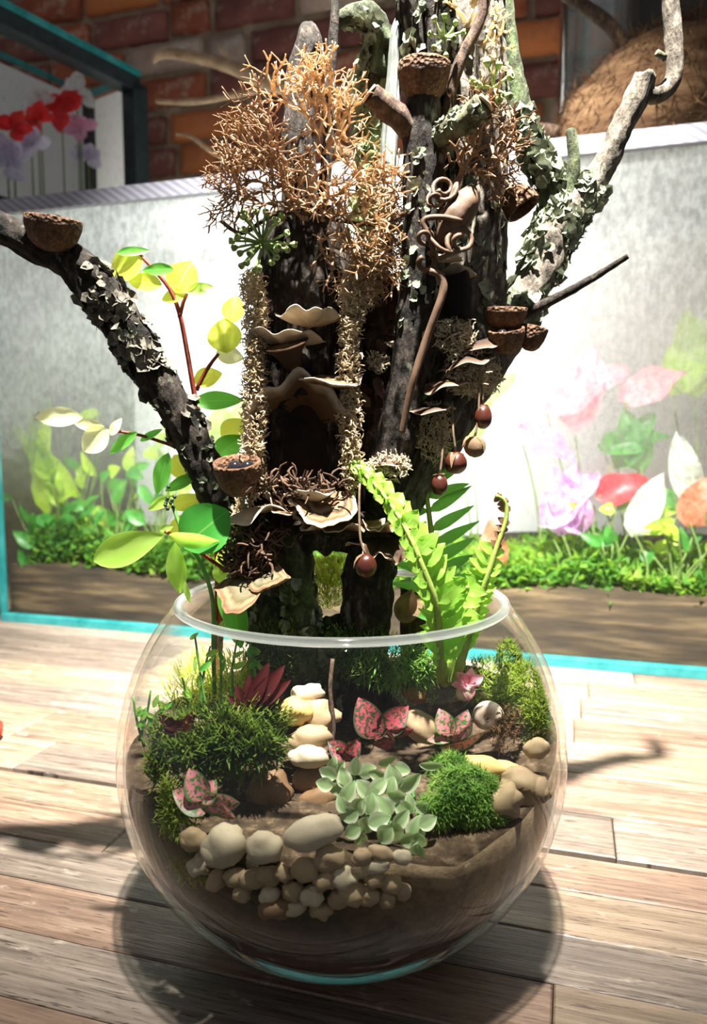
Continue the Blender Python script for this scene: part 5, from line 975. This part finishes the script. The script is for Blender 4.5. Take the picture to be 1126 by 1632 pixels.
# ------------------------------------------------------------------ variegated creeper
M['varieg'] = leafmat('variegated_leaf', (0.24,0.36,0.16), (0.40,0.50,0.27), (0.5,0.65,0.25), 0.35, edge=[(0.0,(0.30,0.42,0.2)),(0.45,(0.22,0.36,0.14)),(0.75,(0.62,0.66,0.46)),(1.0,(0.72,0.73,0.55))])
cp = thing('variegated_creeper', P(600,1300,-0.085), 'small-leaved creeper with cream-edged green leaves trailing at the front glass', 'plant'); r_ = random.Random(8)
for i, (x, y_, L, W, ang) in enumerate([(522,1232,32,24,150),(548,1240,34,26,100),(566,1222,30,24,90),(585,1228,32,26,20),(535,1258,30,24,200),(556,1262,38,28,60),(580,1256,34,28,130),(604,1252,32,26,40),(626,1240,42,34,110),(654,1248,44,34,20),(640,1226,36,24,-10),(570,1288,36,28,240),(590,1282,36,30,80),(612,1284,40,32,130),(632,1270,34,26,-20),
        (555,1300,36,28,200),(580,1318,38,30,250),(604,1308,40,30,20),(626,1330,46,36,-90),(612,1332,40,32,230),(640,1306,36,28,40),(663,1320,42,34,70),(668,1342,34,28,-80),(664,1364,42,32,-95),(516,1250,30,24,170),(540,1226,30,22,40),(640,1288,34,28,150),(596,1268,32,26,10),(650,1340,36,28,200),(560,1326,34,26,210),(676,1288,32,24,-20),(622,1254,34,26,80),(545,1282,32,24,120),(600,1236,30,22,170),(530,1218,26,20,60),(652,1282,32,26,100),(682,1310,34,26,30),(618,1214,34,18,10),(690,1222,48,16,-10),(574,1340,28,24,-100)]):
    yy = -0.078-0.022*min(1, max(0, (y_-1220)/110)) + r_.uniform(-.003,.003); leaf_px(cp, x, y_, L, W, ang, yy, 'varieg', face=r_.uniform(-0.4,0.4), curl=0.5, cup=0.3, a=0.8, b=0.7, seed=i)
for pl in ([(560,1230,-0.076),(575,1270,-0.082),(590,1320,-0.09)], [(630,1240,-0.076),(620,1290,-0.084),(626,1330,-0.092)], [(655,1250,-0.076),(664,1300,-0.086),(666,1350,-0.094)], [(525,1230,-0.074),(548,1275,-0.082),(562,1305,-0.088)]): stem(cp, pl, 0.0009, 0.0007, 'stem_green')
# ------------------------------------------------------------------ red feathery leaf
M['maple'] = leafmat('red_leaf', (0.035,0.004,0.005), (0.085,0.010,0.010), (0.25,0.02,0.02), 0.35)
t = thing('red_lobed_leaf', P(420,1140,-0.05), 'deep red feathery lobed leaf standing left of the pebble stack', 'leaf')
for q, (L, W, a) in enumerate(((62,22,16),(84,26,34),(92,28,50),(82,26,66),(56,20,88),(44,18,116),(40,16,146))): leaf_px(t, 394+L*0.5*math.cos(math.radians(a)), 1132-L*0.5*math.sin(math.radians(a)), L, W, a, -0.052-0.0006*q, 'maple', curl=0.3, cup=0.3, name='lobe', seed=q)
for (x, y_, L, W, a) in ((284,1158,50,22,20),(300,1150,40,18,60),(268,1152,46,20,150)): leaf_px(t, x, y_, L, W, a, -0.07, 'maple', name='lobe')
# ------------------------------------------------------------------ mosses, grass (uncountable)
def mossmat(name, a, b, c, t): return nmat(name, [(0.3, a), (0.5, b), (0.72, c)], scale=60, rough=0.65, bump=0, transl=0.4, tcol=t)
M['moss_dark'] = mossmat('moss_dark', (0.015,0.04,0.008), (0.07,0.13,0.02), (0.27,0.32,0.06), (0.3,0.45,0.06))
M['moss_olive'] = mossmat('moss_olive', (0.07,0.11,0.015), (0.20,0.28,0.04), (0.42,0.46,0.10), (0.45,0.6,0.08))
M['moss_bright'] = mossmat('moss_bright', (0.04,0.12,0.015), (0.16,0.30,0.05), (0.40,0.50,0.13), (0.4,0.7,0.12))
M['moss_lime'] = mossmat('moss_lime', (0.32,0.45,0.03), (0.6,0.68,0.08), (0.8,0.84,0.2), (0.9,1.0,0.2))
M['moss_rust'] = mossmat('moss_rust', (0.06,0.025,0.015), (0.15,0.07,0.04), (0.28,0.16,0.09), (0.3,0.18,0.08))
def clampin(p, m=0.1195):
    d = p-BC; dd = Vector((d.x, d.y, d.z if d.z > 0 else d.z*1.087)); return p if dd.length < m else BC+d*(m/dd.length)
def moss(areas, label, mat, seed, L=(9,18), W=(1.6,2.8), name='moss_clump', up=0.6, star=0, cat='moss', fill=True):
    r_ = random.Random(seed); mb = MB()
    for (x, y_, hw, hh, d, ds_, n) in areas:
        for q in range(n):
            a = r_.uniform(0, 2*PI); rr = math.sqrt(r_.random()); fx, fz = rr*math.cos(a), rr*math.sin(a); dd = d+ds_*(1-rr*rr)*r_.uniform(-1.0, 0.2)+ds_*0.3*noise.noise(Vector((fx*2.5, fz*2.5, seed)))
            o = clampin(P(x+hw*fx, y_+hh*fz, dd), 0.1165); s_ = S(dd)
            base = Vector((fx*0.6, -0.55, up+fz*-0.5))
            if star and r_.random() < 0.8:
                ax = (base+rv(r_)*0.6).normalized(); xx, yy = perp(ax); k = 6
                for j in range(k):
                    aa = 2*PI*j/k; dr = (ax*0.5+xx*math.cos(aa)+yy*math.sin(aa)).normalized(); mb.blade(o, dr, ax*0.3, r_.uniform(*L)*s_, r_.uniform(*W)*s_, ax.cross(dr).normalized())
            else:
                dr = (base+rv(r_)*0.8).normalized(); Lq = r_.uniform(*L)*s_
                if (o+dr*Lq-BC).length > 0.121 and o.z < 0.187: dr = (dr-(o-BC).normalized()*1.2).normalized()
                mb.blade(o, dr, rv(r_)*0.7, Lq, r_.uniform(*W)*s_, perp(dr)[0])
    return mb.build(name, M[mat], label=label, cat=cat, kind='stuff')
moss([(330,1180,86,50,-0.06,0.012,1500),(400,1150,56,40,-0.045,0.014,1000),(290,1220,60,40,-0.07,0.008,800),(385,1195,66,40,-0.065,0.012,1000)], 'dark green feathery moss mound on the left of the bowl', 'moss_dark', 81, L=(16,34), W=(2.5,5))
moss([(285,1310,36,30,-0.088,0.004,320),(260,1290,30,50,-0.085,0.003,320),(300,1390,60,16,-0.085,0.002,220),(245,1180,30,60,-0.066,0.006,360)], 'yellow-green moss creeping along the lower left glass', 'moss_olive', 82, L=(10,22), W=(2,4))
moss([(822,1050,32,32,0.03,0.014,1100),(775,1085,60,36,0.02,0.016,1300),(835,1110,52,54,-0.004,0.02,2400),(862,1150,32,50,-0.03,0.012,1300)], 'olive green moss hill at the right back of the bowl', 'moss_olive', 83, L=(8,18), W=(1.6,3.2))
moss([(808,1150,24,26,-0.036,0.006,220),(800,1175,22,20,-0.042,0.005,160)], 'rusty brown moss patch around the snail shell', 'moss_rust', 84, L=(8,18), W=(1.4,2.8))
moss([(740,1270,58,46,-0.083,0.008,620),(715,1230,32,26,-0.07,0.006,240),(770,1295,36,28,-0.086,0.005,260),(700,1290,30,26,-0.088,0.004,160)], 'bright green star moss at the front right of the bowl', 'moss_bright', 85, L=(10,20), W=(1.6,2.8), star=1)
moss([(620,1060,70,36,-0.004,0.014,1300),(575,1030,50,30,0.0,0.01,500),(660,1070,40,30,0.0,0.01,600)], 'deep green hanging moss at the foot of the trunk', 'moss_bright', 86, L=(12,26), W=(1.6,3), up=0.3)
moss([(525,935,30,34,0.06,0.012,700),(525,900,28,24,0.075,0.01,500)], 'yellow moss, light of the gap put into its colour, between the two root legs', 'moss_lime', 87, L=(16,30), W=(1.6,3), up=1.0)  # brightness of the gap is painted into these lime blades
moss([(345,1080,60,40,0.0,0.02,500),(300,1100,40,40,0.0,0.02,300),(380,1090,50,30,0.01,0.02,350)], 'lime green grass tuft at the left back of the bowl', 'moss_lime', 88, L=(16,40), W=(1.4,3), up=1.0, cat='grass', name='grass_tuft')
moss([(440,1040,50,50,-0.012,0.006,500),(530,1040,50,46,-0.006,0.008,500),(470,960,24,36,-0.01,0.004,180)], 'short moss coating the mossy root legs inside the rim', 'moss_dark', 89, L=(6,12), W=(1.6,3))
moss([(660,1020,70,12,0.05,0.02,300),(560,1110,140,18,0.03,0.02,700),(420,1110,80,20,0.03,0.02,500)], 'green ground moss around the trunk foot at the back', 'moss_dark', 90, L=(8,16), W=(1.6,3))
M['rachis_dry'] = M['bark_red']
# thin sprouts on the left
t = thing('thin_sprouts', P(330,1120,-0.02), 'cluster of thin green sprouts with tiny leaves at the bowl left', 'plant'); r_ = random.Random(9)
for (x0, y0, x1, y1, d) in ((330,1140,310,1010,-0.03),(350,1140,345,990,-0.03),(372,1120,380,1010,-0.02),(300,1130,290,1080,-0.03),(395,1100,405,1030,-0.01),(230,1190,212,1110,-0.06),(222,1180,240,1100,-0.06),(262,1150,250,1110,-0.06),(415,1100,398,1020,-0.015),(250,1190,232,1130,-0.06),(320,1130,335,1030,-0.025)):
    stem(t, [(x0,y0,d),((x0+x1)/2+r_.uniform(-8,8),(y0+y1)/2,d),(x1,y1,d)], 0.0008, 0.0005, 'stem_green')
    for q in range(3): f = r_.uniform(0.4,1); leaf_px(t, x0+(x1-x0)*f+r_.uniform(-10,10), y0+(y1-y0)*f, r_.uniform(16,28), r_.uniform(7,11), r_.uniform(20,160), d-0.001, r_.choice(('vl_lime','vl_green')))
stem(t, [(530,1050,-0.03),(526,1100,-0.036),(532,1160,-0.042),(524,1200,-0.046)], 0.0012, 0.001, 'rachis_dry', 'dry_stem')
# ------------------------------------------------------------------ things standing on the tank lid
LZ = TZ+0.0195
M['black_frame'] = nmat('black_frame', [(0.3,(0.008,0.012,0.014)), (0.7,(0.02,0.03,0.033))], rough=0.35, bump=0)
A = P(-150,-60,0.50); B_ = PV(214,135,0.86)
nt2 = thing('black_framed_tank', Vector((-0.62,0.80,LZ)), 'small black-framed glass tank with red flowers on the lid at the left', 'tank')
Tz = B_.z; c1 = Vector((B_.x, B_.y, 0)); dsd = Vector((-0.55,-0.835,0)).normalized(); Lf = 0.34; c0 = c1+dsd*Lf; nb = Vector((-0.835,0.55,0)).normalized(); Df = 0.13
cor = [c0, c1, c1+nb*Df, c0+nb*Df]; fw = 0.016
for c in cor:
    mb = MB(); mb.box(Vector((c.x, c.y, (LZ+Tz)/2)), dsd*fw, nb*fw, ZZ*((Tz-LZ)/2), bev=0.002); mb.build('frame_post', M['black_frame'], nt2, smooth=False)
for i in range(4):
    a, b = cor[i], cor[(i+1)%4]; d = (b-a).normalized(); n = Vector((-d.y, d.x, 0))
    for z in ((LZ+fw, Tz) if i in (0, 3) else (LZ+fw,)):
        mb = MB(); mb.box(Vector(((a.x+b.x)/2, (a.y+b.y)/2, z)), (b-a)/2, n*fw, ZZ*fw, bev=0.002); mb.build('frame_bar', M['black_frame'], nt2, smooth=False)
    mb = MB(); q = [mb.add((p.x, p.y, z)) for p, z in ((a,LZ),(b,LZ),(b,Tz),(a,Tz))]; mb.f.append(tuple(q)); mb.build('glass_pane', M['clear'] if i < 1 else M['fog_glare'], nt2, smooth=False)  # milky panes stand in for the bright sky reflection on the glass
    mb = MB(); mb.box(Vector(((a.x+b.x)/2, (a.y+b.y)/2, Tz+fw-0.002))-(nb*(fw+0.001) if i == 0 else nb*0), (b-a)/2, nb*0.002 if i == 0 else n*0.002, ZZ*0.005); mb.build('teal_edge_highlight', M['teal'], nt2, smooth=False)  # teal strip laid on as the highlight along the top bar
cen = (c0+c1)/2+nb*Df/2
mb = MB(); mb.blob(Vector((cen.x, cen.y, LZ+0.016)), (0.11,0.045,0.020), Matrix.Rotation(math.atan2(dsd.y,dsd.x),3,'Z'), amp=0.3); mb.build('peat_mound', M['tank_soil'], label='dark peat mound on the floor of the black-framed tank', cat='soil')
cal('petal_red', (0.62,0.015,0.02), (0.8,0.05,0.05), (0.95,0.06,0.06)); cal('petal_white', (0.72,0.7,0.7), (0.88,0.86,0.86), (0.95,0.9,0.9)); cal('petal_pink', (0.75,0.3,0.5), (0.85,0.5,0.65), (0.95,0.5,0.7)); cal('petal_lilac', (0.5,0.42,0.62), (0.72,0.66,0.8), (0.8,0.75,0.9))
face = Vector((0.75,-0.6,0.2)).normalized()
def flower(px, py, R_, mat, label, v, seed, n=5):
    r_ = random.Random(seed); d_ = ray(px, py); c = CAM+d_*(((c0+nb*(0.035+0.6*(v-0.66)))-CAM).dot(nb)/d_.dot(nb)); s_ = (c-CAM).dot(FWD)/FPX; t = thing('potted_flower', Vector((c.x, c.y, LZ+0.03)), label, 'flower', 'flowers inside the black-framed tank')
    x, y = perp(Vector((0.3,-1,0.1)).normalized())
    for q in range(n):
        a = 2*PI*q/n+r_.random(); d = (x*math.cos(a)+y*math.sin(a)+ZZ*0.5); mb = MB(); mb.leaf(c, d, Vector((0.2,-1,0.3)), R_*s_*r_.uniform(0.8,1.2), R_*s_*0.8, curl=r_.uniform(-.6,.8), cup=0.3, a=0.8, wave=0.06, seed=q); mb.build('petal', M[mat], t)
    mb = MB(); mb.line([Vector((c.x, c.y, LZ+0.03)), c], 0.0018, 0.0014); mb.build('stem', M['tstem'], t)
    for q in range(3): mb = MB(); mb.leaf(Vector((c.x, c.y, LZ+0.035)), Vector((math.cos(q*2.2),math.sin(q*2.2),0.6)), ZZ, 0.034, 0.022, curl=0.8, cup=0.3); mb.build('leaf', M['cal_green'], t)
vq = PV(100,200,0.75)
flower(98,176,38,'petal_red','bright red flower in the middle of the black-framed tank',0.72,1)
flower(60,192,30,'petal_red','red flower left of the brightest bloom in the black-framed tank',0.70,2)
flower(20,205,30,'petal_red','red flower at the left edge of the photo in the black-framed tank',0.66,3)
flower(64,165,26,'petal_white','white flower behind the red blooms in the black-framed tank',0.745,4)
flower(122,148,30,'petal_white','white flower at the top right in the black-framed tank',0.74,5)
flower(128,205,28,'petal_pink','pink flower low on the right in the black-framed tank',0.73,6)
flower(50,230,34,'petal_lilac','lilac flower low in the black-framed tank',0.69,7)
flower(12,262,46,'petal_lilac','pale lilac flower at the lower left of the black-framed tank',0.66,8)
flower(140,252,30,'petal_lilac','pale violet flower beside the black corner post',0.73,9)
# coconut husk
M['husk'] = nmat('coconut_husk', [(0.3,(0.04,0.02,0.009)), (0.5,(0.095,0.05,0.023)), (0.7,(0.18,0.11,0.055))], scale=40, detail=8, rough=0.95, bump=0.8, bdist=0.004, stretch=(0.5,0.5,1.6))
M['fibre'] = nmat('husk_fibre', [(0.3,(0.10,0.048,0.02)), (0.7,(0.30,0.18,0.09))], rough=0.9, bump=0)
CV = 0.60; hc = PV(1020,172,CV); hs_ = (hc-CAM).dot(FWD)/FPX; hk = thing('coconut_husk', Vector((hc.x,hc.y,LZ)), 'shaggy brown half coconut husk lying on the lid at the right', 'coconut')
axd = (UU*0.80+ZZ*0.60).normalized(); R3 = frame(axd, Vector((0,-1,0.2)))
mb = MB(); nu, nv_ = 40, 22; G = []
for i in range(nv_+1):
    b = PI*(0.0+1.0*i/nv_); row = []
    for j in range(nu+1):
        a = PI*(-0.62+1.24*j/nu); d = Vector((math.cos(b), math.sin(b)*math.sin(a), math.sin(b)*math.cos(a))); e = 1+0.08*fbm(d*3)+0.05*noise.noise(d*14)
        row.append(hc + R3 @ Vector((d.x*150*hs_*e*(1+0.12*d.z), d.y*92*hs_*e, d.z*80*hs_*e)))
    G.append(row)
def onlid(p): return Vector((p.x, p.y, max(p.z, LZ+0.001)))
ids = [[[mb.add(onlid(hc+(p-hc)*k)) for p in row] for row in G] for k in (1.0, 0.86)]
for i in range(nv_):
    for j in range(nu): mb.f += [(ids[0][i][j], ids[0][i][j+1], ids[0][i+1][j+1], ids[0][i+1][j]), (ids[1][i][j], ids[1][i+1][j], ids[1][i+1][j+1], ids[1][i][j+1])]
    for j in (0, nu): mb.f.append((ids[0][i][j], ids[0][i+1][j], ids[1][i+1][j], ids[1][i][j]))
mb.build('shell', M['husk'], hk)
mb = MB(); r_ = random.Random(4)
for q in range(2600):
    i = r_.randrange(1, nv_); j = r_.randrange(nu+1); p = onlid(G[i][j]+rv(r_)*0.004)+ZZ*0.003; d = ((p-hc).normalized()*0.5+axd*r_.uniform(-1.2,0.6)+rv(r_)*0.5).normalized(); mb.blade(p, d, rv(r_), r_.uniform(0.006,0.02), 0.0013, perp(d)[0])
o = mb.build('fibres', M['fibre'], hk, kind='stuff')
# glass cylinder jar and dark cabinet standing in for another tank's dark inside
jc = PV(945,230,0.78); M['jar'] = thin_glass('jar_glass', (0.86,0.90,0.90), ior=1.5)
mb = MB(); mb.lathe(Vector((jc.x,jc.y,LZ)), ZZ, [(0.0,0.001),(0.05,0.001),(0.052,0.004),(0.052,0.50),(0.050,0.50),(0.050,0.006),(0.0,0.006)], 40); mb.build('tall_glass_jar', M['jar'], label='tall clear glass cylinder jar standing behind the coconut husk', cat='jar')
dc0 = PV(985,100,0.86)
cb = thing('dark_tank_standin', UVZ(dc0.dot(UU)+0.2, 0.87, LZ), 'dark cabinet standing in for the inside of another tank at the upper right behind the husk', 'casing')
M['dark_casing'] = nmat('dark_standin_wood', [(0.3,(0.02,0.015,0.012)), (0.7,(0.05,0.04,0.03))], scale=20, rough=0.4, stretch=(1,1,0.2))
u0 = dc0.dot(UU)
mb = MB(); mb.box(UVZ(u0+0.13, 0.87, LZ+0.27), UU*0.13, VV*0.02, ZZ*0.27); mb.build('body', M['dark_casing'], cb, smooth=False)
for uu in (0.014, 0.09, 0.17, 0.246):
    mb = MB(); mb.box(UVZ(u0+uu, 0.846, LZ+0.27), UU*0.012, VV*0.004, ZZ*0.27, bev=0.001); mb.build('stile', M['dark_casing'], cb, smooth=False)
# red thing peeping in at the left edge of the table
M['redball'] = nmat('red_wool', [(0.3,(0.45,0.02,0.01)), (0.7,(0.7,0.06,0.03))], scale=200, rough=0.9, bump=0.6)
cR = CAM+ray(-12,1178)*0.00055; d = ray(-14,1180); tt = (0.0-CAM.z)/d.z; cR = CAM+d*tt
mb = MB(); mb.blob(Vector((cR.x, cR.y, 0.0108)), (0.011,)*3, amp=0.1, nu=22, nv=14); mb.build('red_pompom', M['redball'], label='small red ball on the table at the left edge of the photo', cat='ball')
